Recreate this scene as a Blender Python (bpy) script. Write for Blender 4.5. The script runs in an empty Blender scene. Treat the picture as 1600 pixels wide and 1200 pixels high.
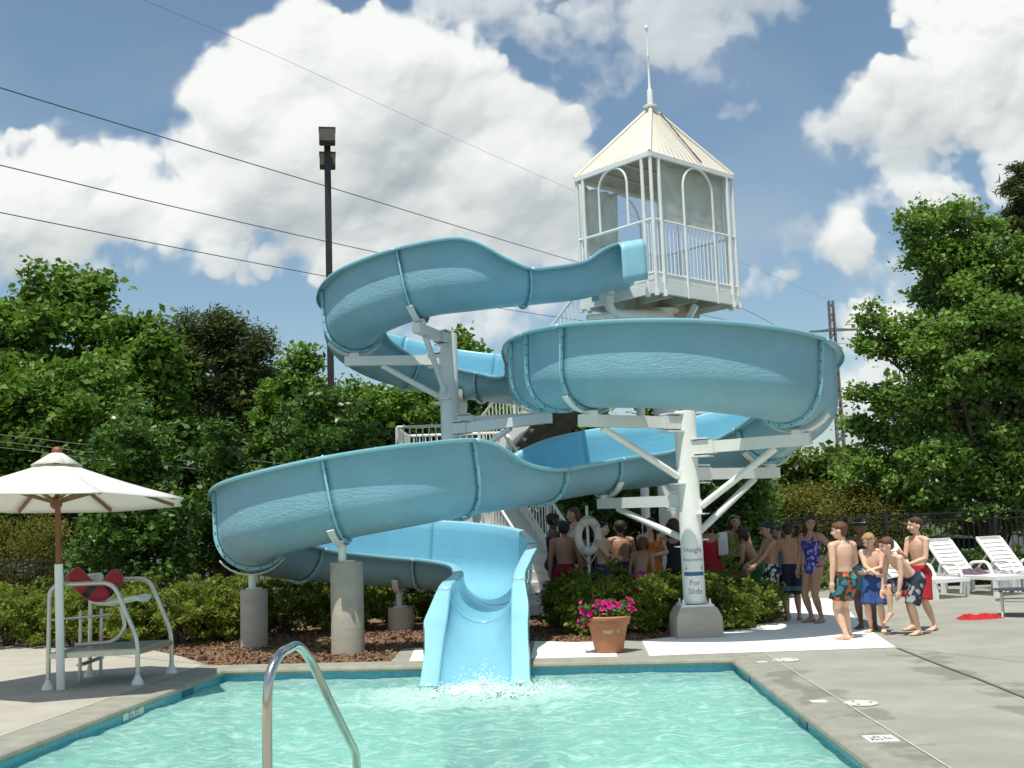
import bpy, math, random
import numpy as np
from mathutils import Vector, Matrix
from mathutils.geometry import tessellate_polygon

R = math.radians
random.seed(7)
scene = bpy.context.scene
COL = scene.collection

# ------------------------------------------------------------------ camera
F, CAMZ = 1750.0, 1.55
CAM_M = (Matrix.Rotation(R(97.0), 3, 'X') @ Matrix.Rotation(R(-2.0), 3, 'Z'))
cam_d = bpy.data.cameras.new('camera')
cam_d.sensor_width = 36.0
cam_d.lens = F / 1600 * 36
cam_d.clip_start, cam_d.clip_end = 0.1, 3000
cam = bpy.data.objects.new('camera', cam_d)
COL.objects.link(cam)
cam.matrix_world = Matrix.Translation((0, 0, CAMZ)) @ CAM_M.to_4x4()
scene.camera = cam

# ------------------------------------------------------------------ sun, sky
SUN_EL, SUN_AZ = R(72), R(204)            # azimuth clockwise from +Y: behind the camera, a little to its left
SUN = Vector((math.sin(SUN_AZ) * math.cos(SUN_EL), math.cos(SUN_AZ) * math.cos(SUN_EL), math.sin(SUN_EL)))
sd = bpy.data.lights.new('sun', 'SUN')
sd.energy, sd.angle, sd.color = 5.0, R(0.5), (1.0, 0.95, 0.86)
sun = bpy.data.objects.new('sun', sd)
COL.objects.link(sun)
sun.rotation_euler = (-SUN).to_track_quat('-Z', 'Y').to_euler()

scene.view_settings.view_transform = 'Standard'
scene.view_settings.look = 'None'
scene.view_settings.exposure = 0.0
scene.view_settings.gamma = 1.0


def ray(px, py):
    return CAM_M @ Vector(((px - 800) / F, (600 - py) / F, -1))


def at(px, py, d):
    """point seen at photo pixel px,py whose distance along the ground (world Y) is d"""
    r = ray(px, py)
    return Vector((0, 0, CAMZ)) + r * (d / r.y)


def gnd(px, py, z=0.0):
    r = ray(px, py)
    return Vector((0, 0, CAMZ)) + r * ((z - CAMZ) / r.z)


# ---- the world: sky plus cumulus clouds placed by direction
world = bpy.data.worlds.new('World')
scene.world = world
world.use_nodes = True
wt = world.node_tree
wt.nodes.clear()


class NT:
    """small node-graph writer"""
    def __init__(s, t): s.t = t
    def n(s, kind, **kw):
        x = s.t.nodes.new(kind)
        for k, v in kw.items(): setattr(x, k, v)
        return x
    def link(s, a, b): s.t.links.new(a, b)
    def put(s, sock, v):
        if hasattr(v, 'is_output'): s.link(v, sock)
        else: sock.default_value = v
    def math(s, op, a, b=0.0, c=0.0, clamp=False):
        x = s.n('ShaderNodeMath', operation=op, use_clamp=clamp)
        s.put(x.inputs[0], a); s.put(x.inputs[1], b); s.put(x.inputs[2], c)
        return x.outputs[0]
    def vec(s, op, a, b=(0, 0, 0)):
        x = s.n('ShaderNodeVectorMath', operation=op)
        s.put(x.inputs[0], a); s.put(x.inputs[1], b)
        return x.outputs['Value'] if op in ('LENGTH', 'DOT_PRODUCT') else x.outputs['Vector']
    def noise(s, v, scale, detail=4, rough=.5, dist=0.0):
        x = s.n('ShaderNodeTexNoise')
        if v is not None: s.link(v, x.inputs['Vector'])
        x.inputs['Scale'].default_value = scale
        x.inputs['Detail'].default_value = detail
        x.inputs['Roughness'].default_value = rough
        x.inputs['Distortion'].default_value = dist
        return x.outputs['Fac']
    def maprange(s, v, a, b, c=0.0, d=1.0, smooth=False):
        x = s.n('ShaderNodeMapRange')
        if smooth: x.interpolation_type = 'SMOOTHSTEP'
        s.put(x.inputs['Value'], v)
        for i, q in zip(('From Min', 'From Max', 'To Min', 'To Max'), (a, b, c, d)): s.put(x.inputs[i], q)
        return x.outputs['Result']
    def mix(s, f, a, b):
        x = s.n('ShaderNodeMix', data_type='RGBA')
        s.put(x.inputs[0], f)
        for i, q in ((6, a), (7, b)):
            s.put(x.inputs[i], tuple(q) + (1,) if isinstance(q, (tuple, list)) and len(q) == 3 else q)
        return x.outputs[2]


def lattice_noise(x, y, seed):
    g = np.random.default_rng(seed).random((256, 256)).astype(np.float32)
    xi, yi = np.floor(x).astype(int), np.floor(y).astype(int)
    fx, fy = x - xi, y - yi
    fx, fy = fx * fx * (3 - 2 * fx), fy * fy * (3 - 2 * fy)
    a, b = g[yi & 255, xi & 255], g[yi & 255, (xi + 1) & 255]
    c, d = g[(yi + 1) & 255, xi & 255], g[(yi + 1) & 255, (xi + 1) & 255]
    return (a + (b - a) * fx) * (1 - fy) + (c + (d - c) * fx) * fy


def fractal(x, y, octs, seed, gain=.5, billow=False):
    t, amp, tot = 0, 1.0, 0
    for k in range(octs):
        n = lattice_noise(x * 2 ** k + 17 * k, y * 2 ** k + 31 * k, seed + k)
        if billow: n = 1 - np.abs(2 * n - 1)
        t = t + amp * n; tot += amp; amp *= gain
    return t / tot


def box_blur(a, r):
    for ax in (0, 1):
        p = np.pad(a, [(r + 1, r) if k == ax else (0, 0) for k in (0, 1)], mode='edge')
        c = np.cumsum(p, ax, dtype=np.float64)
        n = a.shape[ax]
        hi = np.take(c, range(2 * r + 1, 2 * r + 1 + n), ax); lo = np.take(c, range(0, n), ax)
        a = ((hi - lo) / (2 * r + 1)).astype(np.float32)
    return a


def cloud_image():
    """cumulus worked out as heaps of puffs over the northern sky; axes are x/y and z/y of the view direction"""
    x0, x1, z0, z1, W, H = -.80, .80, -.02, .86, 1900, 1045
    S = (x1 - x0) / W
    jx, jz = np.meshgrid(np.arange(W), np.arange(H))
    jx, jz = jx.astype(np.float32), jz.astype(np.float32)
    wx = (fractal(jx / 85, jz / 85, 5, 3) - .5) * 46 + (fractal(jx / 18, jz / 18, 3, 12) - .5) * 13
    wz = (fractal(jx / 85, jz / 85, 5, 23) - .5) * 46 + (fractal(jx / 18, jz / 18, 3, 32) - .5) * 13
    px_, pz_ = jx + wx, jz + wz
    h = np.full((H, W), -60, np.float32); wm = np.ones((H, W), np.float32)
    rg = np.random.default_rng(5)
    k = 1 / F / S
    for bx, by, rx, ry, dep in CLOUDS:
        c = ray(bx, by)
        cx, cz = (c.x / c.y - x0) / S, (c.z / c.y - z0) / S
        rx, ry = rx * k, ry * k
        n = int(10 + rx * ry / 130)
        for q in range(n):
            a, rr = rg.uniform(0, 2 * math.pi), math.sqrt(rg.uniform(0, 1))
            r = rg.uniform(.16, .42) * min(rx, ry) * (1.1 - .45 * rr) + 6
            ux, uz = cx + rx * rr * math.cos(a), cz + ry * rr * math.sin(a)
            base = math.sqrt(max(0, 1 - rr * rr)) * min(rx, ry) * .75 * dep
            m = 34
            a0, a1 = max(0, int(ux - r - m)), min(W, int(ux + r + m))
            b0, b1 = max(0, int(uz - r - m)), min(H, int(uz + r + m))
            if a1 <= a0 or b1 <= b0: continue
            d2 = (px_[b0:b1, a0:a1] - ux) ** 2 + (pz_[b0:b1, a0:a1] - uz) ** 2
            t = np.where(d2 < r * r, base + np.sqrt(np.maximum(0, r * r - d2)) * .9 * dep, r - np.sqrt(d2))
            wm[b0:b1, a0:a1] = np.where(t > h[b0:b1, a0:a1], dep, wm[b0:b1, a0:a1])
            h[b0:b1, a0:a1] = np.maximum(h[b0:b1, a0:a1], t)
    det = fractal(jx / 30, jz / 30, 5, 51, .5, True) - .55
    soft = fractal(jx / 60, jz / 60, 5, 71) - .5
    h = np.maximum(h, box_blur(np.maximum(h, -26), 15) - 3)      # close the pinholes between puffs
    hh = np.maximum(h, 0)
    alpha = np.clip((h + soft * 58 + det * 24 + 6) / 30, 0, 1)
    alpha = alpha * alpha * (3 - 2 * alpha)
    wm = box_blur(wm, 18)
    alpha = box_blur(alpha, 1) * np.clip(.25 + wm * .95, 0, 1)
    hs = box_blur(hh, 4) * .6 + det * 9 + box_blur(hh, 20) * .8
    gz, gx = np.gradient(hs)
    nn = 1 / np.sqrt(gx * gx + gz * gz + 1.3)
    lam = (-gx * -.30 + -gz * .74 + .60) * nn
    lam = box_blur(lam.astype(np.float32), 2) * .75 + box_blur(lam.astype(np.float32), 9) * .25
    # the heap above keeps the light off what lies below it: more cloud overhead, greyer underside
    cov = np.zeros_like(h); up = box_blur(np.minimum(hh, 110) / 110, 6)
    for s_ in (14, 30, 50, 75, 105):
        sh = np.zeros_like(up); sh[:-s_] = up[s_:]
        cov += sh / 5
    blotch = fractal(jx / 170, jz / 120, 5, 91) - .5
    val = .74 + .26 * lam - .40 * cov - .62 * box_blur(blotch.astype(np.float32), 6)
    val = val - .42 * np.clip(.75 - wm, 0, .5)
    val = np.clip(val, .22, 1.12)
    t = np.clip((val - .25) / .60, 0, 1)[..., None]
    col = np.array([.42, .485, .52]) * (1 - t) + np.array([1.02, 1.04, 1.01]) * t
    # thin high veil as well
    veil = np.clip(fractal(jx / 300, jz / 170, 6, 111) - .46, 0, 1) * 1.5 * np.clip(1.1 - jz / 900, 0, 1)
    veil = np.clip(veil * .8 + .03, 0, .45)
    a2 = alpha + veil * (1 - alpha)
    vc = np.array([.60, .68, .73])
    rgb = (col * alpha[..., None] + vc * (veil * (1 - alpha))[..., None]) / np.maximum(a2, 1e-4)[..., None]
    im = bpy.data.images.new('cloud_cover', W, H, alpha=True, float_buffer=True)
    im.colorspace_settings.name = 'Non-Color'
    im.alpha_mode = 'CHANNEL_PACKED'
    im.pixels.foreach_set(np.dstack([rgb, a2]).astype(np.float32).ravel())
    im.update()
    return im, (x0, x1, z0, z1)


# photo position, half width, half height, depth of each heap
CLOUDS = [(455, 70, 75, 80, 1), (400, 150, 100, 80, 1), (535, 90, 100, 85, 1), (600, 170, 120, 120, 1), (740, 105, 62, 55, 1), (690, 170, 80, 75, 1),
          (830, 190, 78, 65, 1), (810, 280, 110, 100, 1), (500, 265, 170, 100, 1), (640, 360, 210, 80, .9), (820, 370, 100, 60, .8), (320, 235, 45, 40, .7),
          (40, 245, 62, 42, 1), (165, 262, 85, 40, 1), (90, 335, 190, 85, .9), (260, 345, 140, 60, .8), (390, 385, 150, 45, .7), (120, 420, 170, 32, .6),
          (850, 10, 230, 62, .45), (1060, 22, 130, 66, .45), (960, 80, 100, 40, .35), (1190, 5, 60, 30, .3),
          (1455, 15, 85, 55, .9), (1560, 30, 105, 65, .9), (1450, 150, 115, 75, .8), (1540, 130, 105, 80, .8), (1345, 195, 60, 32, .6), (1420, 240, 55, 34, .6),
          (1330, 378, 45, 42, .8), (1450, 302, 55, 36, .8), (1590, 265, 60, 60, .6), (1205, 445, 55, 20, .6), (1155, 163, 26, 20, .35), (1250, 372, 22, 18, .3), (1100, 130, 18, 12, .3),
          (1370, 520, 65, 50, .8), (1300, 640, 75, 45, .6), (1480, 420, 90, 45, .5), (1390, 640, 70, 70, .6), (690, 500, 130, 40, .5), (900, 470, 90, 35, .5),
          (-190, 200, 170, 120, 1), (1850, 250, 190, 120, .9), (1750, 60, 120, 70, .9)]


def build_sky():
    g = NT(wt)
    d = g.vec('NORMALIZE', g.n('ShaderNodeTexCoord').outputs['Generated'])
    sky = g.n('ShaderNodeTexSky', sky_type='NISHITA')
    sky.sun_disc = False
    sky.sun_elevation, sky.sun_rotation = SUN_EL, SUN_AZ
    sky.air_density, sky.dust_density, sky.ozone_density = 1.0, 1.0, .7
    skyb = g.n('ShaderNodeBackground')
    tint = g.vec('MULTIPLY', sky.outputs[0], (.98, 1.06, 1.02))
    g.link(tint, skyb.inputs['Color'])
    skyb.inputs['Strength'].default_value = 0.12
    im, (x0, x1, z0, z1) = cloud_image()
    sp = g.n('ShaderNodeSeparateXYZ'); g.link(d, sp.inputs[0])
    y = g.math('MAXIMUM', sp.outputs['Y'], .02)
    u = g.math('DIVIDE', g.math('SUBTRACT', g.math('DIVIDE', sp.outputs['X'], y), x0), x1 - x0)
    v = g.math('DIVIDE', g.math('SUBTRACT', g.math('DIVIDE', sp.outputs['Z'], y), z0), z1 - z0)
    cb_ = g.n('ShaderNodeCombineXYZ'); g.link(u, cb_.inputs[0]); g.link(v, cb_.inputs[1])
    ti = g.n('ShaderNodeTexImage', image=im, extension='CLIP', interpolation='Cubic')
    g.link(cb_.outputs[0], ti.inputs['Vector'])
    inside = g.math('GREATER_THAN', sp.outputs['Y'], .05)
    # scattered cloud over the rest of the sky
    rest = g.math('MULTIPLY', g.maprange(g.noise(d, 3.0, 6, .6), .50, .66, 0, .9, True), g.math('SUBTRACT', 1.0, g.math('MULTIPLY', inside, g.math('GREATER_THAN', 1.0, g.math('ABSOLUTE', g.math('SUBTRACT', g.math('MULTIPLY', v, 2.0), 1.0))))))
    front = g.math('MULTIPLY', ti.outputs['Alpha'], inside)
    a = g.math('MAXIMUM', rest, front)
    col = g.mix(g.math('GREATER_THAN', front, rest), (.8, .82, .83), ti.outputs['Color'])
    cb = g.n('ShaderNodeBackground')
    g.link(col, cb.inputs['Color'])
    cb.inputs['Strength'].default_value = 0.92
    ms = g.n('ShaderNodeMixShader')
    g.link(a, ms.inputs[0]); g.link(skyb.outputs[0], ms.inputs[1]); g.link(cb.outputs[0], ms.inputs[2])
    out = g.n('ShaderNodeOutputWorld')
    g.link(ms.outputs[0], out.inputs['Surface'])


build_sky()
world.cycles.sampling_method = 'MANUAL'
world.cycles.sample_map_resolution = 512


# ------------------------------------------------------------------ materials
MATS = {}


def pmat(name, col, rough=.6, metal=0.0, var=.12, scale=6.0, bump=0.0, bscale=60.0, spec=.5, stretch=(1, 1, 1), var2=0.0, scale2=1.0, coat=0.0, trans=0.0, tint=None):
    """procedural Principled material: two sizes of colour noise, a bump noise, optional translucent share"""
    m = bpy.data.materials.new(name)
    m.use_nodes = True
    g = NT(m.node_tree)
    b = m.node_tree.nodes['Principled BSDF']
    tc = g.n('ShaderNodeTexCoord').outputs['Object']
    mp = g.n('ShaderNodeMapping')
    g.link(tc, mp.inputs['Vector'])
    mp.inputs['Scale'].default_value = stretch
    v = mp.outputs['Vector']
    f = g.maprange(g.noise(v, scale, 5, .6), .3, .7)
    hi = tuple(min(1, c * (1 + var)) for c in col)
    lo = tuple(c * (1 - var) for c in (tint or col))
    c = g.mix(f, lo, hi)
    if var2:
        f2 = g.maprange(g.noise(v, scale2, 6, .65), .42, .70)
        c = g.mix(g.math('MULTIPLY', f2, var2), c, tuple(x * .45 for x in col))
    g.link(c, b.inputs['Base Color'])
    b.inputs['Roughness'].default_value = rough
    b.inputs['Metallic'].default_value = metal
    b.inputs['Specular IOR Level'].default_value = spec
    b.inputs['Coat Weight'].default_value = coat
    if bump:
        bp = g.n('ShaderNodeBump')
        bp.inputs['Strength'].default_value = bump
        bp.inputs['Distance'].default_value = .02
        g.link(g.noise(v, bscale, 5, .6), bp.inputs['Height'])
        g.link(bp.outputs[0], b.inputs['Normal'])
    if trans:
        tr = g.n('ShaderNodeBsdfTranslucent')
        g.link(c, tr.inputs['Color'])
        mx = g.n('ShaderNodeMixShader')
        mx.inputs[0].default_value = trans
        g.link(b.outputs[0], mx.inputs[1]); g.link(tr.outputs[0], mx.inputs[2])
        g.link(mx.outputs[0], m.node_tree.nodes['Material Output'].inputs['Surface'])
    MATS[name] = m
    return m


# ------------------------------------------------------------------ mesh writer
class MB:
    def __init__(s): s.v, s.f, s.m, s.mi = [], [], [], 0
    def mat(s, i): s.mi = i; return s
    def add(s, vs, fs):
        o = len(s.v)
        s.v += [tuple(x) for x in vs]
        for f in fs:
            s.f.append([o + i for i in f]); s.m.append(s.mi)
        return s
    def box(s, c, size, rot=None, taper=1.0):
        hx, hy, hz = (q / 2 for q in size)
        vs = []
        for z, t in ((-hz, 1), (hz, taper)):
            for x, y in ((-hx, -hy), (hx, -hy), (hx, hy), (-hx, hy)):
                p = Vector((x * t, y * t, z))
                if rot is not None: p = rot @ p
                vs.append(p + Vector(c))
        return s.add(vs, [(3, 2, 1, 0), (4, 5, 6, 7), (0, 1, 5, 4), (1, 2, 6, 5), (2, 3, 7, 6), (3, 0, 4, 7)])
    def bar(s, a, b, w, h, up=(0, 0, 1)):
        """box beam from a to b"""
        a, b = Vector(a), Vector(b)
        t = (b - a).normalized()
        u = Vector(up)
        if abs(t.dot(u)) > .98: u = Vector((0, 1, 0))
        l = t.cross(u).normalized(); n = l.cross(t)
        vs = []
        for p in (a, b):
            for i, j in ((-1, -1), (1, -1), (1, 1), (-1, 1)):
                vs.append(p + l * (i * w / 2) + n * (j * h / 2))
        return s.add(vs, [(0, 1, 2, 3), (7, 6, 5, 4), (4, 5, 1, 0), (5, 6, 2, 1), (6, 7, 3, 2), (7, 4, 0, 3)])
    def tube(s, pts, r, n=10, cap=True, closed=False):
        pts = [Vector(p) for p in pts]
        k = len(pts)
        rs = r if isinstance(r, (list, tuple)) else [r] * k
        vs, fs, prev = [], [], None
        for i, p in enumerate(pts):
            if closed: t = pts[(i + 1) % k] - pts[i - 1]
            else: t = pts[min(i + 1, k - 1)] - pts[max(i - 1, 0)]
            t.normalize()
            if prev is None:
                u = Vector((0, 0, 1)) if abs(t.z) < .9 else Vector((0, 1, 0))
                a = t.cross(u).normalized()
            else:
                a = (prev - t * prev.dot(t)).normalized()
            prev = a
            b = t.cross(a)
            rr = rs[i] if isinstance(rs[i], (tuple, list)) else (rs[i], rs[i])
            for j in range(n):
                th = 2 * math.pi * j / n
                vs.append(p + a * (rr[0] * math.cos(th)) + b * (rr[1] * math.sin(th)))
        for i in range(k if closed else k - 1):
            for j in range(n):
                q = (i + 1) % k
                fs.append((i * n + j, i * n + (j + 1) % n, q * n + (j + 1) % n, q * n + j))
        if cap and not closed:
            fs.append(tuple(range(n - 1, -1, -1)))
            fs.append(tuple((k - 1) * n + j for j in range(n)))
        return s.add(vs, fs)
    def lathe(s, prof, c=(0, 0, 0), n=24, sx=1, sy=1, rot=None):
        """prof: (radius, z) from bottom to top"""
        c = Vector(c); vs, fs = [], []
        for r, z in prof:
            for j in range(n):
                th = 2 * math.pi * j / n
                p = Vector((r * math.cos(th) * sx, r * math.sin(th) * sy, z))
                if rot is not None: p = rot @ p
                vs.append(c + p)
        k = len(prof)
        for i in range(k - 1):
            for j in range(n):
                fs.append((i * n + j, i * n + (j + 1) % n, (i + 1) * n + (j + 1) % n, (i + 1) * n + j))
        fs.append(tuple(range(n - 1, -1, -1)))
        fs.append(tuple((k - 1) * n + j for j in range(n)))
        return s.add(vs, fs)
    def ball(s, c, r, n=10, k=7, rot=None):
        rx, ry, rz = r if isinstance(r, (tuple, list)) else (r, r, r)
        prof = [(max(1e-4, math.sin(math.pi * i / k)), -math.cos(math.pi * i / k)) for i in range(k + 1)]
        c = Vector(c); vs, fs = [], []
        for q, z in prof:
            for j in range(n):
                th = 2 * math.pi * j / n
                p = Vector((q * math.cos(th) * rx, q * math.sin(th) * ry, z * rz))
                if rot is not None: p = rot @ p
                vs.append(c + p)
        for i in range(k):
            for j in range(n):
                fs.append((i * n + j, i * n + (j + 1) % n, (i + 1) * n + (j + 1) % n, (i + 1) * n + j))
        return s.add(vs, fs)
    def poly(s, rings, z, flip=False):
        """flat sheet from an outer ring and optional holes"""
        rs = [[Vector((p[0], p[1], z)) for p in r] for r in rings]
        flat = [p for r in rs for p in r]
        out = []
        for t in tessellate_polygon(rs):
            a, b, c = (flat[i] for i in t)
            nz = (b - a).cross(c - a).z
            out.append(t if (nz > 0) != flip else (t[0], t[2], t[1]))
        return s.add(flat, out)
    def prism(s, ring, z0, z1):
        n = len(ring)
        s.poly([ring], z1); s.poly([ring], z0, True)
        vs = [(p[0], p[1], z0) for p in ring] + [(p[0], p[1], z1) for p in ring]
        area = sum(ring[i][0] * ring[(i + 1) % n][1] - ring[(i + 1) % n][0] * ring[i][1] for i in range(n))
        fs = [(i, (i + 1) % n, n + (i + 1) % n, n + i) for i in range(n)]
        if area < 0: fs = [f[::-1] for f in fs]
        return s.add(vs, fs)
    def move(s, off):
        o = Vector(off)
        s.v = [tuple(Vector(p) + o) for p in s.v]
        return s
    def xf(s, M):
        s.v = [tuple(M @ Vector(p)) for p in s.v]
        return s
    def build(s, name, mats, parent=None, world=False, sharp=38, smooth=True):
        """one mesh object; world=True: vertices are in world space although it has a parent"""
        me = bpy.data.meshes.new(name)
        if world and parent is not None:
            inv = parent.matrix_basis.inverted()
            if parent.parent is not None: inv = inv @ parent.parent.matrix_basis.inverted()
            s.v = [tuple(inv @ Vector(p)) for p in s.v]
        me.from_pydata(s.v, [], s.f)
        mats = mats if isinstance(mats, (list, tuple)) else [mats]
        for q in mats: me.materials.append(MATS[q] if isinstance(q, str) else q)
        if len(mats) > 1: me.polygons.foreach_set('material_index', s.m)
        if smooth:
            me.shade_smooth()
            me.set_sharp_from_angle(angle=R(sharp))
        o = bpy.data.objects.new(name, me)
        COL.objects.link(o)
        if parent is not None: o.parent = parent
        return o


def raw_mesh(name, v, f, mats, parent=None, idx=None, smooth=False):
    """fast path for big numpy quad meshes"""
    me = bpy.data.meshes.new(name)
    v = np.asarray(v, np.float32); f = np.asarray(f, np.int32)
    k = f.shape[1]
    me.vertices.add(len(v)); me.vertices.foreach_set('co', v.ravel())
    me.loops.add(f.size); me.loops.foreach_set('vertex_index', f.ravel())
    me.polygons.add(len(f))
    me.polygons.foreach_set('loop_start', np.arange(0, f.size, k, dtype=np.int32))
    me.polygons.foreach_set('loop_total', np.full(len(f), k, np.int32))
    for q in (mats if isinstance(mats, (list, tuple)) else [mats]): me.materials.append(MATS[q] if isinstance(q, str) else q)
    if idx is not None: me.polygons.foreach_set('material_index', np.asarray(idx, np.int32))
    if smooth: me.polygons.foreach_set('use_smooth', np.ones(len(f), bool))
    me.update(calc_edges=True)
    o = bpy.data.objects.new(name, me)
    COL.objects.link(o)
    if parent is not None: o.parent = parent
    return o


def tag(o, label=None, cat=None, group=None, kind=None):
    for k, v in (('label', label), ('category', cat), ('group', group), ('kind', kind)):
        if v: o[k] = v
    return o


def thing(name, label, cat, loc=(0, 0, 0), rz=0.0, group=None):
    o = bpy.data.objects.new(name, None)
    o.empty_display_size = .1
    COL.objects.link(o)
    o.matrix_basis = Matrix.Translation(Vector(loc)) @ Matrix.Rotation(rz, 4, 'Z')
    return tag(o, label, cat, group)


def copy_tree(o, parent=None):
    c = o.copy(); COL.objects.link(c)
    if parent is not None: c.parent = parent
    for ch in [x for x in COL.objects if x.parent is o]: copy_tree(ch, c)
    return c


def text_mesh(body, size, parent_mb, place, depth=0.0, align='CENTER'):
    """lettering as flat mesh added to parent_mb; place(x, y) -> world point"""
    cu = bpy.data.curves.new('lettering', 'FONT')
    cu.body, cu.size, cu.align_x = body, size, align
    cu.resolution_u = 2
    ob = bpy.data.objects.new('lettering', cu)
    me = bpy.data.meshes.new_from_object(ob)
    vs = [place(v.co.x, v.co.y) for v in me.vertices]
    fs = [tuple(p.vertices) for p in me.polygons]
    bpy.data.objects.remove(ob); bpy.data.curves.remove(cu); bpy.data.meshes.remove(me)
    parent_mb.add(vs, fs)


def smoothpath(pts, step=.08):
    """Catmull-Rom through rows of numbers (first three are x,y,z); resampled evenly"""
    P = np.array(pts, float)
    P = np.vstack([2 * P[0] - P[1], P, 2 * P[-1] - P[-2]])
    out = []
    for i in range(1, len(P) - 2):
        p0, p1, p2, p3 = P[i - 1], P[i], P[i + 1], P[i + 2]
        t0 = 0.0
        t1 = t0 + np.linalg.norm(p1[:3] - p0[:3]) ** .5
        t2 = t1 + np.linalg.norm(p2[:3] - p1[:3]) ** .5
        t3 = t2 + np.linalg.norm(p3[:3] - p2[:3]) ** .5
        for t in np.linspace(t1, t2, 24, endpoint=False):
            A1 = (t1 - t) / (t1 - t0) * p0 + (t - t0) / (t1 - t0) * p1
            A2 = (t2 - t) / (t2 - t1) * p1 + (t - t1) / (t2 - t1) * p2
            A3 = (t3 - t) / (t3 - t2) * p2 + (t - t2) / (t3 - t2) * p3
            B1 = (t2 - t) / (t2 - t0) * A1 + (t - t0) / (t2 - t0) * A2
            B2 = (t3 - t) / (t3 - t1) * A2 + (t - t1) / (t3 - t1) * A3
            out.append((t2 - t) / (t2 - t1) * B1 + (t - t1) / (t2 - t1) * B2)
    out.append(P[-2])
    D = np.array(out)
    L = np.concatenate([[0], np.cumsum(np.linalg.norm(np.diff(D[:, :3], axis=0), axis=1))])
    s = np.linspace(0, L[-1], int(L[-1] / step) + 2)
    return np.stack([np.interp(s, L, D[:, k]) for k in range(D.shape[1])], 1)

# ------------------------------------------------------------------ basic materials
pmat('concrete_deck', (.315, .315, .262), .85, var=.12, scale=1.6, bump=.25, bscale=120, var2=.25, scale2=.9)
pmat('concrete_warm', (.40, .375, .31), .85, var=.10, scale=2.0, bump=.25, bscale=120, var2=.12, scale2=.8)
pmat('concrete_new', (.84, .82, .76), .8, var=.04, scale=2.5, bump=.15, bscale=140)
pmat('coping', (.30, .295, .24), .85, var=.14, scale=5, bump=.4, bscale=160, var2=.2, scale2=3)
pmat('caulk', (.46, .45, .39), .8, var=.15, scale=9)
pmat('joint_dirt', (.16, .155, .13), .9, var=.3, scale=7)
pmat('wet_patch', (.235, .23, .185), .6, var=.15, scale=6)
pmat('mulch', (.24, .14, .08), .95, var=.5, scale=28, bump=1.0, bscale=45, tint=(.17, .10, .06))
pmat('soil_grass', (.05, .065, .024), .95, var=.4, scale=3, bump=.5, bscale=30)
pmat('plaster', (.64, .86, .81), .7, var=.05, scale=2)
pmat('tile_blue', (.09, .34, .46), .25, var=.18, scale=22)
pmat('tile_navy', (.012, .10, .20), .25, var=.1, scale=10)
pmat('tile_white', (.78, .78, .74), .3, var=.04, scale=8)
pmat('ink_black', (.015, .015, .018), .5, var=0)
pmat('white_paint', (.80, .81, .77), .38, var=.05, scale=3, bump=.05, bscale=20, var2=.10, scale2=2.2)
pmat('roof_white', (.78, .74, .62), .5, var=.05, scale=2, var2=.06, scale2=2)
pmat('panel_mesh', (.80, .80, .73), .8, var=.10, scale=3, trans=.68)
def mesh_screen():
    m = MATS['panel_mesh']; g = NT(m.node_tree)
    o = m.node_tree.nodes['Material Output']; s = o.inputs['Surface'].links[0].from_socket
    mx = g.n('ShaderNodeMixShader'); mx.inputs[0].default_value = .30
    g.link(s, mx.inputs[1]); g.link(g.n('ShaderNodeBsdfTransparent').outputs[0], mx.inputs[2]); g.link(mx.outputs[0], o.inputs['Surface'])


mesh_screen()
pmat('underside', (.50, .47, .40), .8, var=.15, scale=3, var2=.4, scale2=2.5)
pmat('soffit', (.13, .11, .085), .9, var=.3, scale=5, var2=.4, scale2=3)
pmat('pier', (.46, .43, .35), .9, var=.12, scale=3, bump=.35, bscale=50, stretch=(1, 1, 2.2), var2=.3, scale2=2.5)
pmat('bolt', (.05, .09, .11), .5, metal=.6)
pmat('sign_blue', (.03, .13, .28), .45, var=.1, scale=5)
pmat('sign_ink', (.16, .20, .23), .5, var=.1, scale=5)
pmat('steel', (.62, .60, .55), .16, metal=1.0, var=.06, scale=3, bump=.06, bscale=30, stretch=(1, 1, .15))
pmat('chair_pipe', (.60, .60, .54), .3, metal=.75, var=.10, scale=4, var2=.25, scale2=6)
pmat('black_metal', (.018, .018, .018), .45, var=.2, scale=6)
pmat('bronze_pole', (.022, .020, .018), .4, var=.2, scale=3)
pmat('pvc', (.72, .72, .66), .4, var=.08, scale=4)


def fiberglass(name, col, bump, rough):
    m = pmat(name, col, rough, var=.07, scale=1.6, bump=0, spec=.45, coat=.12, var2=.10, scale2=1.1)
    g = NT(m.node_tree)
    tc = g.n('ShaderNodeTexCoord').outputs['Object']
    mp = g.n('ShaderNodeMapping'); g.link(tc, mp.inputs['Vector']); mp.inputs['Scale'].default_value = (1, 1, 2.6)
    h = g.math('ADD', g.noise(mp.outputs[0], 13, 4, .55, .8), g.math('MULTIPLY', g.noise(mp.outputs[0], 60, 3, .5), .25))
    b = g.n('ShaderNodeBump'); b.inputs['Strength'].default_value = bump; b.inputs['Distance'].default_value = .03
    g.link(h, b.inputs['Height'])
    g.link(b.outputs[0], m.node_tree.nodes['Principled BSDF'].inputs['Normal'])
    return m


fiberglass('flume_outside', (.23, .445, .54), .40, .45)
fiberglass('flume_inside', (.20, .49, .62), .16, .14)
fiberglass('flume_rim', (.28, .57, .66), .05, .3)



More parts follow.
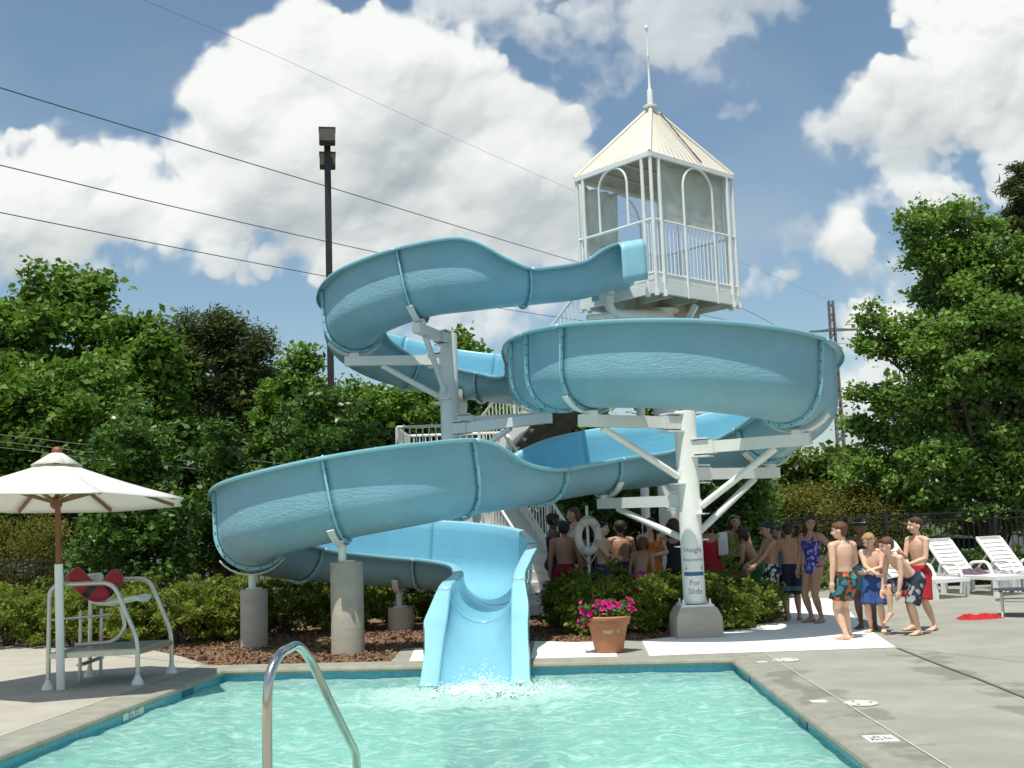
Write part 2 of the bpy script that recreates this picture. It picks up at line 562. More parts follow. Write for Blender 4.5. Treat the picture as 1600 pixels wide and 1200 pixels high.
def damp_along(mats, p, q, reach, seed):
    """darker damp blotches strung along a joint from p to q"""
    d = (q - p).normalized(); n = Vector((-d.y, d.x, 0))
    for name in mats:
        m = MATS[name]; g = NT(m.node_tree); bs = m.node_tree.nodes['Principled BSDF']
        old = bs.inputs['Base Color'].links[0].from_socket
        geo = g.n('ShaderNodeNewGeometry').outputs['Position']
        dist = g.math('ABSOLUTE', g.math('SUBTRACT', g.vec('DOT_PRODUCT', geo, tuple(n)), n.dot(p)))
        near = g.maprange(dist, reach * .15, reach, 1, 0, True)
        sh = g.noise(g.vec('ADD', geo, (seed, seed * 2.0, 0)), 1.7, 4, .55, .4)
        f = g.math('MULTIPLY', g.maprange(g.math('ADD', sh, g.math('MULTIPLY', near, .16)), .64, .72, 0, 1, True), g.math('MULTIPLY', g.math('MINIMUM', g.math('MULTIPLY', near, 3.0), 1.0), .48))
        g.link(g.mix(f, old, (.12, .118, .092)), bs.inputs['Base Color'])


damp_along(['concrete_deck', 'coping'], gnd(1190, 1035), gnd(1480, 1200), .42, 3.1)
damp_along(['concrete_deck'], gnd(1402, 1013), gnd(1605, 1092), .55, 7.7)
# ------------------------------------------------------------------ ground, deck, pool
FL, FR = gnd(350, 1047), gnd(1145, 1030)
NR, NL = Vector((2.06, 5.2, 0)), Vector((-4.05, 5.75, 0))
POOL = [NL, NR, FR, FL]


def inset(ring, d):
    """grow a convex ring outwards by d"""
    n = len(ring); out = []
    for i in range(n):
        a, b, c = (Vector(ring[j % n][:2]) for j in (i - 1, i, i + 1))
        u, w = (b - a).normalized(), (c - b).normalized()
        n1, n2 = Vector((u.y, -u.x)), Vector((w.y, -w.x))
        k = d / (1 + n1.dot(n2))
        q = b + (n1 + n2) * k
        out.append(Vector((q.x, q.y, 0)))
    return out


COPE = inset(POOL, .40)


def far_edge(px, off=.03):
    """point just behind the far coping, in line with a photo column"""
    a, b = COPE[3], COPE[2]
    best = min((abs((lambda p: (800 + F * (CAM_M.transposed() @ (p - Vector((0, 0, CAMZ)))).x / -(CAM_M.transposed() @ (p - Vector((0, 0, CAMZ)))).z))(a.lerp(b, k / 400)) - px), k) for k in range(401))[1]
    p = a.lerp(b, best / 400)
    return Vector((p.x, p.y + off, 0))


TILE = inset(POOL, .03)
g_ = MB()
big = [(-60, -30), (60, -30), (60, 22.6), (-60, 22.6)]
g_.poly([big, [tuple(p[:2]) for p in COPE]], -.03)
xs = [-600, -60, -30, -15, -5, 5, 15, 30, 60, 600]
rows = [(22.6, -.03), (24, -.12), (25.5, -.45), (27, -.62), (60, -.75), (250, -.8), (2500, -.8)]
for i in range(len(rows) - 1):
    for j in range(len(xs) - 1):
        (y0, z0), (y1, z1) = rows[i], rows[i + 1]
        g_.add([(xs[j], y0, z0), (xs[j + 1], y0, z0), (xs[j + 1], y1, z1), (xs[j], y1, z1)], [(0, 1, 2, 3)])
for sx in (-1, 1):
    q = [(60 * sx, -30, -.03), (600 * sx, -30, -.03), (600 * sx, 22.6, -.03), (60 * sx, 22.6, -.03)]
    g_.add(q if sx > 0 else q[::-1], [(0, 1, 2, 3)])
tag(g_.build('ground', 'soil_grass', smooth=False), kind='structure')

bed_edge = [gnd(830, 1001), gnd(900, 1003), gnd(1000, 1000), gnd(1117, 987), gnd(1207, 970), gnd(1228, 957)]
deck = [Vector((-14, -6, 0)), Vector((14, -6, 0)), Vector((14, 22.3, 0)), Vector((5.4, 22.3, 0)), Vector((4.9, 20.9, 0)), Vector((.2, 20.6, 0)),
        Vector((.35, 17.6, 0)), gnd(1000, 935), gnd(1150, 943)] + bed_edge[::-1] + [gnd(828, 1010)]
m_ = MB()
deck_ring = [tuple(p[:2]) for p in deck]
left_back = [gnd(655, 1012), gnd(628, 1014), far_edge(610), far_edge(330) + Vector((-.03, .02, 0)), gnd(285, 1026), gnd(240, 1016), gnd(190, 1006), gnd(60, 1004), Vector((-14, 15.2, 0))]
outer = deck_ring + [tuple(p[:2]) for p in left_back]
m_.poly([outer, [tuple(p[:2]) for p in COPE]], 0.0)
tag(m_.build('pool_deck', 'concrete_deck', smooth=False), kind='structure')
# warm, lighter slab on the left side of the pool
m_ = MB()
lw = [Vector((-14, 15.18, 0)), gnd(60, 1005), gnd(190, 1007), gnd(240, 1017), gnd(285, 1027), COPE[3] + Vector((-.02, .03, 0)), COPE[0] + Vector((-.02, 0, 0)), Vector((-4.6, -5, 0)), Vector((-13.9, -5, 0))]
m_.poly([[tuple(p[:2]) for p in lw]], .004)
tag(m_.build('side_pavement', 'concrete_warm', smooth=False), kind='structure')
# newer white path behind the far coping and round the planting bed
m_ = MB()
m_.poly([[tuple(p[:2]) for p in (far_edge(829), far_edge(966), gnd(957, 1002), gnd(900, 1004), gnd(836, 1002))]], .004)
m_.poly([[tuple(p[:2]) for p in (far_edge(1016), gnd(1400, 1012), gnd(1345, 975), gnd(1310, 935), gnd(1225, 935), gnd(1230, 957), gnd(1208, 971), gnd(1118, 988), gnd(1003, 1001))]], .004)
m_.poly([[tuple(p[:2]) for p in (far_edge(640), far_edge(662), gnd(660, 1013), gnd(648, 1013))]], .004)
tag(m_.build('white_path', 'concrete_new', smooth=False), kind='structure')
# mulch beds
m_ = MB()
mb_l = [gnd(190, 1006), gnd(240, 1016), gnd(285, 1026), far_edge(330), far_edge(610), gnd(628, 1014), gnd(655, 1012), gnd(828, 1012)] + bed_edge + [gnd(1150, 943), gnd(1000, 935), Vector((.35, 17.6, 0)), Vector((.1, 20.4, 0)), Vector((-9, 20.5, 0)), Vector((-12, 15.3, 0)), gnd(60, 1004)]
m_.poly([[tuple(p[:2]) for p in mb_l]], -.012)
tag(m_.build('mulch_bed', 'mulch', smooth=False), kind='structure')

# loose mulch chips so the bed edge and surface are not a flat sheet
rng = np.random.default_rng(3)


def scatter_chips(ring, n, z0):
    xs_, ys_ = [p[0] for p in ring], [p[1] for p in ring]
    pts = []
    while len(pts) < n:
        x, y = rng.uniform(min(xs_), max(xs_)), rng.uniform(min(ys_), min(max(ys_), 17.5))
        c = False; j = len(ring) - 1
        for i in range(len(ring)):
            if (ring[i][1] > y) != (ring[j][1] > y) and x < (ring[j][0] - ring[i][0]) * (y - ring[i][1]) / (ring[j][1] - ring[i][1]) + ring[i][0]: c = not c
            j = i
        if c: pts.append((x, y, z0 + rng.uniform(0, .03)))
    return np.array(pts)


def quads_at(P, L, W, flat=.5, rg=rng, fold=0.0):
    """random leaf/chip shaped quads at points P"""
    n = len(P)
    a = rg.normal(size=(n, 3)); a[:, 2] *= flat
    a /= np.linalg.norm(a, axis=1)[:, None]
    b = rg.normal(size=(n, 3)); b[:, 2] *= flat
    b -= (b * a).sum(1)[:, None] * a
    b /= np.linalg.norm(b, axis=1)[:, None]
    sz = rg.uniform(.45, 1.45, n); l = (L * sz * rg.uniform(.85, 1.15, n))[:, None]; w = (W * sz * rg.uniform(.8, 1.2, n))[:, None]
    nn = np.cross(a, b)
    v = np.stack([P - a * l / 2, P + b * w / 2 - a * l * .08 + nn * w * fold, P + a * l / 2, P - b * w / 2 - a * l * .08 + nn * w * fold], 1).reshape(-1, 3)
    return v, np.arange(4 * n).reshape(n, 4)


ring = [tuple(p[:2]) for p in mb_l]
P_ = scatter_chips(ring, 16000, -.005)
v_, f_ = quads_at(P_, .075, .028, .35)
tag(raw_mesh('mulch_chips', v_, f_, 'mulch'), kind='stuff')

# coping, tile band, pool shell
m_ = MB()
prof = [(.0, -.055), (-.012, -.045), (-.02, -.028), (-.012, -.006), (.006, .004), (.02, .008), (.40, .008)]
rings = []
for off, z in prof: rings.append([(p.x, p.y, z) for p in inset(POOL, off)])
for i in range(len(rings) - 1):
    for j in range(4):
        k = (j + 1) % 4
        m_.add([rings[i][j], rings[i][k], rings[i + 1][k], rings[i + 1][j]], [(0, 3, 2, 1)])
for j in range(4):
    k = (j + 1) % 4
    a, b = inset(POOL, .0)[j], inset(POOL, .0)[k]; c, d_ = TILE[k], TILE[j]
    m_.add([(a.x, a.y, -.055), (b.x, b.y, -.055), (c.x, c.y, -.055), (d_.x, d_.y, -.055)], [(0, 1, 2, 3)])
tag(m_.build('pool_coping', 'coping', sharp=60), kind='structure')
m_ = MB()
for j in range(4):
    k = (j + 1) % 4
    a, b = TILE[j], TILE[k]
    m_.add([(a.x, a.y, -.24), (b.x, b.y, -.24), (b.x, b.y, -.055), (a.x, a.y, -.055)], [(3, 2, 1, 0)])
tag(m_.build('waterline_tile', 'tile_blue', smooth=False), kind='structure')
m_ = MB()
for j in range(4):
    k = (j + 1) % 4
    a, b = TILE[j], TILE[k]
    m_.add([(a.x, a.y, -1.1), (b.x, b.y, -1.1), (b.x, b.y, -.24), (a.x, a.y, -.24)], [(3, 2, 1, 0)])
m_.add([(p.x, p.y, -1.1) for p in TILE], [(0, 1, 2, 3)])
tag(m_.build('pool_shell', 'plaster', smooth=False), kind='structure')

# water: real ripples, clear with a milky turquoise body
WL = -.125
nx, ny = 230, 280
U, V = np.meshgrid(np.linspace(0, 1, nx), np.linspace(0, 1, ny))
q = [np.array(p[:2]) for p in TILE]
XY = ((1 - U)[..., None] * (1 - V)[..., None] * q[0] + U[..., None] * (1 - V)[..., None] * q[1] + U[..., None] * V[..., None] * q[2] + (1 - U)[..., None] * V[..., None] * q[3])
Z = np.zeros_like(U)
rg = np.random.default_rng(11)
sp = np.array([-.45, 11.6])
for k in range(46):
    lam = rg.uniform(.14, 1.0); th = rg.uniform(0, 2 * np.pi)
    kx, ky = np.cos(th) * 2 * np.pi / lam, np.sin(th) * 2 * np.pi / lam
    wob = .35 * np.sin(XY[..., 0] * rg.uniform(.6, 2) + XY[..., 1] * rg.uniform(.6, 2) + rg.uniform(0, 6))
    Z += .0054 * lam ** .8 * np.sin(kx * XY[..., 0] + ky * XY[..., 1] + rg.uniform(0, 6) + 3 * wob)
D = np.hypot(XY[..., 0] - sp[0], XY[..., 1] - sp[1])
Z += .022 * np.exp(-((D / .9) ** 2)) * (np.sin(D * 26) + np.sin(XY[..., 0] * 31 + np.sin(XY[..., 1] * 23)) + .6 * np.sin(XY[..., 1] * 43 + XY[..., 0] * 11))
Z += .006 * np.exp(-D / 2.2) * np.sin(D * 17)
edge = np.minimum(np.minimum(U, 1 - U), np.minimum(V, 1 - V)) * 5.6
Z *= .30 + .70 * np.clip(edge / .45, 0, 1)
vv = np.dstack([XY, WL + Z]).reshape(-1, 3)
I = np.arange(nx * ny).reshape(ny, nx)
ff = np.stack([I[:-1, :-1], I[:-1, 1:], I[1:, 1:], I[1:, :-1]], -1).reshape(-1, 4)


def water_material():
    m = bpy.data.materials.new('pool_water'); m.use_nodes = True
    t = m.node_tree; t.nodes.clear(); g = NT(t)
    tc = g.n('ShaderNodeTexCoord').outputs['Object']
    n1 = g.noise(tc, 7, 5, .6, .6); n2 = g.noise(tc, 26, 4, .55, .4)
    bp = g.n('ShaderNodeBump'); bp.inputs['Strength'].default_value = .8; bp.inputs['Distance'].default_value = .06
    g.link(g.math('ADD', n1, g.math('MULTIPLY', n2, .35)), bp.inputs['Height'])
    tr = g.n('ShaderNodeBsdfTransparent'); tr.inputs['Color'].default_value = (.74, .94, .90, 1)
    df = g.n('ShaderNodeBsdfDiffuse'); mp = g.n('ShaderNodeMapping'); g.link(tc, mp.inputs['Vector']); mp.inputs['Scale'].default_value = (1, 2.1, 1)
    caustic_foam = g.noise(mp.outputs[0], 4.5, 6, .62, 1.4)  # caustic light streaks painted as pale noise; splash froth is added below
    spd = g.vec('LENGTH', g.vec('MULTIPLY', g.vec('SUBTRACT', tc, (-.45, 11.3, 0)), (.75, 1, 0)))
    caustic_foam = g.math('ADD', caustic_foam, g.maprange(spd, .15, 1.25, .42, 0, True))
    g.link(g.mix(g.maprange(caustic_foam, .44, .72, 0, 1, True), (.25, .50, .435), (.60, .80, .75)), df.inputs['Color'])
    g.link(bp.outputs[0], df.inputs['Normal'])
    lw_ = g.n('ShaderNodeLayerWeight'); lw_.inputs['Blend'].default_value = .5; g.link(bp.outputs[0], lw_.inputs['Normal'])
    body = g.n('ShaderNodeMixShader'); g.link(g.maprange(lw_.outputs['Facing'], .60, .97, .45, .85), body.inputs[0])
    g.link(tr.outputs[0], body.inputs[1]); g.link(df.outputs[0], body.inputs[2])
    gl = g.n('ShaderNodeBsdfGlossy'); gl.inputs['Roughness'].default_value = .17
    gl.inputs['Color'].default_value = (.8, .95, .92, 1)
    g.link(bp.outputs[0], gl.inputs['Normal'])
    fr = g.n('ShaderNodeFresnel'); fr.inputs['IOR'].default_value = 1.33; g.link(bp.outputs[0], fr.inputs['Normal'])
    mx = g.n('ShaderNodeMixShader')
    g.link(g.math('MULTIPLY', fr.outputs[0], .48), mx.inputs[0]); g.link(body.outputs[0], mx.inputs[1]); g.link(gl.outputs[0], mx.inputs[2])
    o = g.n('ShaderNodeOutputMaterial'); g.link(mx.outputs[0], o.inputs['Surface'])
    MATS['pool_water'] = m


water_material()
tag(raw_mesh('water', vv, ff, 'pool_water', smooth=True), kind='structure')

# ------------------------------------------------------------------ the flume
#   x, y, z of the trough bottom, left wall, right wall, flange width
PATH = [(1.96, 17.70, 5.22, .62, .62, .10), (1.62, 17.60, 5.15, .62, .60, .10), (1.2, 17.48, 5.02, .50, .50, .09), (.55, 17.3, 4.93, .45, .45, .09), (.22, 17.2, 4.89, .47, .45, .09), (-.12, 17.1, 4.85, .66, .45, .09),
        (-.6, 16.98, 4.79, .99, .45, .10), (-1.25, 16.95, 4.72, 1.0, .45, .10), (-2.2, 17.38, 4.50, 1.0, .45, .10), (-2.62, 18.4, 4.28, 1.0, .45, .10), (-2.2, 19.42, 4.04, 1.0, .45, .10),
        (-1.15, 19.85, 3.80, .92, .45, .10), (-.2, 19.6, 3.62, .85, .45, .10), (.35, 18.75, 3.46, .7, .5, .09), (.45, 17.6, 3.32, .5, .7, .09), (.42, 16.4, 3.18, .45, .9, .09),
        (.58, 15.15, 3.04, .45, .98, .10), (1.08, 14.0, 2.93, .45, 1.0, .10), (2.2, 13.45, 2.80, .45, 1.0, .10), (3.40, 13.9, 2.64, .45, 1.0, .10), (3.85, 15.0, 2.48, .45, 1.0, .10),
        (3.42, 16.2, 2.20, .45, 1.0, .10), (2.4, 16.72, 2.03, .45, .95, .10), (1.35, 16.45, 1.93, .45, .92, .10), (.62, 15.85, 1.83, .45, .76, .09), (.12, 15.27, 1.75, .47, .50, .09), (-.22, 14.95, 1.70, .62, .45, .09),
        (-.6, 14.62, 1.65, .92, .45, .09), (-1.2, 14.25, 1.55, .99, .45, .10), (-2.15, 14.12, 1.40, 1.0, .45, .10), (-3.2, 14.52, 1.18, 1.0, .45, .10), (-3.62, 15.55, .98, 1.0, .45, .10),
        (-3.2, 16.6, .80, 1.0, .45, .10), (-2.15, 17.05, .66, 1.0, .45, .10), (-1.1, 16.88, .57, .98, .45, .10), (-.50, 16.3, .50, .92, .45, .11), (-.31, 15.2, .43, .80, .44, .12),
        (-.38, 14.3, .385, .66, .44, .12), (-.44, 13.78, .35, .53, .43, .12), (-.465, 13.3, .235, .36, .27, .17), (-.475, 12.78, .115, .28, .22, .16), (-.48, 12.3, -.02, .20, .18, .16), (-.485, 11.7, -.19, .09, .09, .165)]
WID = [.46] * (len(PATH) - 7) + [.44, .41, .39, .385, .385, .385, .385]
FP = smoothpath([p[:5] + (p[5] * (.80 if p[2] > .45 else 1.0),) + (w,) for p, w in zip(PATH, WID)], .07)
tang = np.gradient(FP[:, :3], axis=0); tang /= np.linalg.norm(tang, axis=1)[:, None]
latv = np.stack([-tang[:, 1], tang[:, 0], 0 * tang[:, 0]], 1); latv /= np.linalg.norm(latv, axis=1)[:, None]   # points to the left of travel
upv = np.cross(tang, latv) * -1
upv = np.cross(latv, tang) * -1 if (np.cross(latv, tang)[0, 2] < 0) else np.cross(latv, tang)
HW = .46


def side_profile(h, fl, HW=.46):
    r = min(.46, h - .02)
    pts = []
    for k in range(1, 10):
        a = math.pi / 2 * k / 9
        pts.append((HW * math.sin(a), r * (1 - math.cos(a))))
    for k in range(1, 5):
        t = r + (h - r) * k / 4
        pts.append((HW + .012 * (t - r), t))
    e = pts[-1][0]
    pts += [(e + .012, h + .012), (e + fl, h + .012), (e + fl + .008, h - .03)]
    return pts


def section(i):
    x = FP[i]
    L, Rr = side_profile(x[3], x[5], x[6]), side_profile(x[4], x[5] * (1 + .40 * max(0, 1 - abs(x[1] - 13.1) / .75) * (x[2] < .45)), x[6])
    prof = [(a, b) for a, b in L[::-1]] + [(0, 0)] + [(-a, b) for a, b in Rr]
    p = Vector(x[:3]); l, u = Vector(latv[i]), Vector(upv[i])
    return [p + l * a + u * b for a, b in prof], prof


NSEC = len(section(0)[0])


def near_idx(px, py_d):
    d = np.hypot(FP[:, 0] - px, FP[:, 1] - py_d)
    return int(np.argmin(d))


slide = thing('water_slide', 'winding light blue fibreglass water slide dropping from the tower into the pool', 'water slide', (0, 15.5, 0))
arc = np.concatenate([[0], np.cumsum(np.linalg.norm(np.diff(FP[:, :3], axis=0), axis=1))])


def seam(x, y, z):
    return int(np.argmin(np.linalg.norm(FP[:, :3] - np.array([x, y, z]), axis=1)))


SEAMS = sorted({seam(.25, 17.2, 4.9), seam(-1.4, 16.95, 4.7), seam(-2.5, 17.9, 4.38), seam(-1.9, 19.65, 3.95), seam(-.6, 19.75, 3.7), seam(.45, 17.6, 3.3),
                seam(.42, 15.7, 3.1), seam(.6, 14.85, 3.0), seam(.98, 14.1, 2.94), seam(3.38, 13.9, 2.6), seam(3.75, 15.9, 2.35), seam(2.5, 16.72, 2.1), seam(1.35, 16.45, 1.93),
                seam(.35, 15.55, 1.8), seam(-.72, 14.52, 1.62), seam(-2.15, 14.12, 1.4), seam(-3.5, 15.0, 1.1), seam(-3.2, 16.6, .78), seam(-1.5, 17.0, .55), seam(-.31, 15.2, .43), seam(-.44, 13.7, .33)})
cuts = [0] + SEAMS + [len(FP) - 1]
for a, b in zip(cuts[:-1], cuts[1:]):
    if b - a < 2: continue
    mb = MB(); rowsv = [section(i)[0] for i in range(a, b + 1)]
    vs = [p for r_ in rowsv for p in r_]
    fs = []; mi = []
    for i in range(b - a):
        for j in range(NSEC - 1):
            fs.append((i * NSEC + j, (i + 1) * NSEC + j, (i + 1) * NSEC + j + 1, i * NSEC + j + 1))
            mi.append(1 if (j < 3 or j >= NSEC - 4) else 0)
    mb.v = [tuple(p) for p in vs]; mb.f = [list(f) for f in fs]; mb.m = mi
    o = mb.build('flume_section', ['flume_outside', 'flume_rim', 'flume_inside', 'flume_rim'], slide, world=True, sharp=50)
    so = o.modifiers.new('shell', 'SOLIDIFY')
    so.thickness, so.offset, so.material_offset, so.use_rim = .018, -1, 2, True
    so.material_offset_rim = 1
for i in SEAMS:
    # the bolted flange between two pieces: a band standing out from the shell
    mb = MB(); t = Vector(tang[i])
    pts, prof = section(i)
    pts = pts[2:-2]
    n = len(pts); c0 = []
    l, u = Vector(latv[i]), Vector(upv[i])
    nrm = []
    for j in range(n):
        d = pts[min(j + 1, n - 1)] - pts[max(j - 1, 0)]
        nv = t.cross(d).normalized()
        if nv.dot(pts[j] - (Vector(FP[i][:3]) + u * .5)) < 0: nv = -nv
        nrm.append(nv)
    vs = []
    for j in range(n):
        for off, s_ in ((.012, -.013), (.055, -.013), (.055, .013), (.012, .013)):
            vs.append(pts[j] + nrm[j] * off + t * s_)
    fs = []
    for j in range(n - 1):
        for k in range(4):
            fs.append((j * 4 + k, j * 4 + (k + 1) % 4, (j + 1) * 4 + (k + 1) % 4, (j + 1) * 4 + k))
    fs += [(3, 2, 1, 0), tuple((n - 1) * 4 + k for k in range(4))]
    mb.add(vs, fs).mat(1)
    ln = 0
    for j in range(1, n):
        ln += (pts[j] - pts[j - 1]).length
        if ln > .13:
            ln = 0
            for s_ in (-.018, .018): mb.ball(pts[j] + nrm[j] * .034 + t * s_, .0095, 6, 4)
    mb.build('joint_flange', ['flume_rim', 'bolt'], slide, world=True, sharp=30)

# entry tub at the platform: a wide rounded lip wrapped over the first trough
for sgn, h0 in ((1, .66), (-1, .66)):
    mb = MB()
    pr = []
    for k in range(9):
        a = math.pi * k / 16
        pr.append((HW + .03 + .20 * math.sin(a), h0 - .17 + .17 * math.cos(a)))
    pr += [(HW + .24, .10), (HW + .24, -.02)]
    i0, i1 = 0, 6
    vs = []
    for i in range(i0, i1 + 1):
        for a, b in pr: vs.append(Vector(FP[i][:3]) + Vector(latv[i]) * (a * sgn) + Vector((0, 0, 1)) * b)
    k = len(pr)
    fs = [(i * k + j, (i + 1) * k + j, (i + 1) * k + j + 1, i * k + j + 1) for i in range(i1 - i0) for j in range(k - 1)]
    mb.add(vs, fs)
    o = mb.build('entry_tub', 'flume_rim', slide, world=True)
    so = o.modifiers.new('shell', 'SOLIDIFY'); so.thickness, so.offset = .02, 0

# ------------------------------------------------------------------ steel posts and concrete piers carrying the flume


def flume_under(x, y, z, drop=.06):
    i = seam(x, y, z)
    return Vector(FP[i][:3]) - Vector((0, 0, drop)), Vector(tang[i]), i


def saddle(mb, i, w=.10):
    """steel cradle strip under the trough"""
    t = Vector(tang[i]); u, l = Vector(upv[i]), Vector(latv[i])
    vs = []
    for k in range(-5, 6):
        a = k / 5 * R(52)
        p = Vector(FP[i][:3]) + l * (math.sin(a) * HW) + u * (HW * (1 - math.cos(a)))
        o = (l * math.sin(a) - u * math.cos(a))
        for off, s_ in ((.07, -w / 2), (.085, -w / 2), (.085, w / 2), (.07, w / 2)): vs.append(p + o * off + t * s_)
    fs = []
    for j in range(10):
        for k in range(4): fs.append((j * 4 + k, j * 4 + (k + 1) % 4, (j + 1) * 4 + (k + 1) % 4, (j + 1) * 4 + k))
    fs += [(3, 2, 1, 0), (40, 41, 42, 43)]
    mb.add(vs, fs)


def post(name, label, x, y, ztop, r, arms, footing=True, group=None):
    """arms: (flume point, brace drop on post, brace share along the arm)"""
    t = thing(name, label, 'support post', (x, y, 0), group=group)
    zb = .40 if footing else 0
    mb = MB().lathe([(r, zb + .02), (r, ztop - .02), (r * .96, ztop)], (0, 0, 0), 28)
    mb.build('column', 'white_paint', t)
    if footing:
        mb = MB().lathe([(.42, -.05), (.41, .26), (.36, .34), (.33, .375), (.33, .38)], (0, 0, 0), 4, rot=Matrix.Rotation(R(45 + 2), 3, 'Z'))
        mb.v = [tuple(Vector(p)) for p in mb.v]
        mb.build('concrete_footing', 'pier', t, sharp=50)
        mb = MB().lathe([(.30, .38), (.30, .41)], (0, 0, 0), 4, rot=Matrix.Rotation(R(47), 3, 'Z'))
        for sx in (-1, 1):
            for sy in (-1, 1):
                mb.lathe([(.014, .41), (.014, .48)], (sx * .17, sy * .17, 0), 8); mb.lathe([(.026, .41), (.026, .435)], (sx * .17, sy * .17, 0), 6)
        mb.build('base_plate', 'white_paint', t)
    for (fx, fy, fz), drop, share in arms:
        tip, tv, i = flume_under(fx, fy, fz, .16)
        z = tip.z
        d = Vector((tip.x - x, tip.y - y, 0)); ln = d.length; d.normalize()
        base = Vector((x, y, z - .02)) + d * (r * .9)
        end = Vector((tip.x, tip.y, z)) + d * .16
        mb = MB().bar(base + d * .16, end, .13, .15)
        # bolted bracket on the column: plates above and below, side plates
        for dz in (-.115, .115): mb.bar(base - d * .05 + Vector((0, 0, dz)), base + d * .20 + Vector((0, 0, dz)), .22, .018)
        for sx in (-1, 1):
            off = d.cross(Vector((0, 0, 1))) * (sx * .078)
            mb.bar(base - d * .03 + off, base + d * .26 + off, .016, .17)
        saddle(mb, i)
        mb.bar(tip + Vector((0, 0, .06)), tip + Vector((0, 0, .12)), .16, .16)
        mb.build('arm', 'white_paint', t, world=True)
        if drop:
            a = Vector((x, y, z - drop)) + d * (r + .02); b = base + d * (ln * share) - Vector((0, 0, .07))
            mb = MB().tube([a, b], .046, 12)
            mb.bar(a - d * .06 + Vector((0, 0, -.09)), a - d * .06 + Vector((0, 0, .09)), .10, .12).bar(a + Vector((0, 0, -.10)) - d * .05, a + Vector((0, 0, -.10)) + d * .07, .2, .016)
            mb.build('brace', 'white_paint', t, world=True)
    return t


post_m = post('support_post', 'white steel post lettered with the height requirement, on a square concrete footing', 2.27, 14.78, 2.92, .145,
              [((.98, 14.1, 2.94), .72, .80), ((3.62, 14.05, 2.6), .78, .72), ((3.7, 16.0, 2.25), .78, .72), ((1.35, 16.45, 1.93), .52, .78)])
post_l = post('support_post', 'tall white steel post rising behind the lowest front bend, carrying the top loop', -1.02, 18.0, 4.62, .15,
              [((-1.4, 16.95, 4.7), .9, .7), ((-2.55, 17.95, 4.38), .62, .62), ((-.9, 19.8, 3.75), 0, .5), ((.40, 16.9, 3.24), .58, .6), ((.45, 17.9, 3.34), 0, .5)])
# lettering wrapped round the front of the main post
mb = MB()
rr = .1475
def wrap(cz):
    def f(x, y):
        a = x / rr
        return Vector((2.27 + rr * math.sin(a - .02), 14.78 - rr * math.cos(a - .02), cz + y))
    return f
for word, sz, zz in (('Height', .095, 1.075), ('Requirement', .056, .965), ('For', .10, .655), ('Slide', .105, .545)):
    mb = MB(); text_mesh(word, sz, mb, wrap(zz))
    mb.build('lettering', 'sign_ink', post_m, world=True, smooth=False)
mb = MB()
for k in range(12):
    a0, a1 = -1.02 + k * 2.0 / 12, -1.02 + (k + 1) * 2.0 / 12
    w = lambda a, z: Vector((2.27 + rr * math.sin(a), 14.78 - rr * math.cos(a), z))
    mb.add([w(a0, .775), w(a1, .775), w(a1, .825), w(a0, .825)], [(0, 1, 2, 3)])
mb.build('height_line', 'sign_blue', post_m, world=True)
for a in (-.78, .74):
    mb = MB()
    w = lambda da, z: Vector((2.27 + rr * math.sin(a + da), 14.78 - rr * math.cos(a + da), z))
    mb.add([w(-.03, .875), w(.03, .875), w(.03, .91), w(-.03, .91)], [(0, 1, 2, 3)])
    mb.add([w(-.11, .878), w(0, .845), w(.11, .878)], [(0, 1, 2)])
    mb.build('arrow', 'sign_ink', post_m, world=True, smooth=False)


def pier(label, x, y, r, ztop):
    t = thing('concrete_pier', label, 'pier', (x, y, 0), group='round concrete piers under the lowest bend')
    mb = MB().lathe([(r * 1.01, -.06), (r, .3), (r, .302), (r * 1.006, .31), (r, .32), (r, ztop - .02), (r * .96, ztop)], (0, 0, 0), 32)
    mb.build('shaft', 'pier', t, sharp=60)
    i = int(np.argmin(np.hypot(FP[:, 0] - x, FP[:, 1] - y) + 10 * (FP[:, 2] > 1.7)))
    mb = MB(); zt = FP[i][2]
    mb.lathe([(.11, ztop), (.11, ztop + .02)], (0, 0, 0), 20).lathe([(.05, ztop + .02), (.05, zt - .07)], (FP[i][0] - x, FP[i][1] - y, 0), 16)
    s2 = MB(); saddle(s2, i, .09); s2.move((-x, -y, 0)); mb.v += []; o = len(mb.v)
    mb.add(s2.v, s2.f)
    mb.build('saddle', 'white_paint', t)
    return t


pier('tall pale concrete pier standing nearest the pool under the lowest bend', -2.15, 14.2, .205, 1.12)
pier('shaded concrete pier under the far left end of the lowest bend', -3.56, 15.25, .18, .77)
pier('short dark stub of concrete pier behind the exit, beneath the back of the lowest bend', -1.78, 17.0, .19, .34)

# ------------------------------------------------------------------ the tower
N0 = Vector((2.33, 17.35, 0))
eR = Vector((math.cos(R(42)), math.sin(R(42)), 0)); eL = Vector((math.cos(R(131)), math.sin(R(131)), 0))
LR, LL = 2.12, 1.68
ZF, ZE, ZA = 5.28, 7.34, 8.58
tower = thing('slide_tower', 'white steel tower with a railed platform under a pointed cream metal roof', 'tower', N0 + (eR * LR + eL * LL) / 2)


def tp(a, b, z):
    """a along the right face, b along the left face (0..1)"""
    p = N0 + eR * (LR * a) + eL * (LL * b)
    return Vector((p.x, p.y, z))


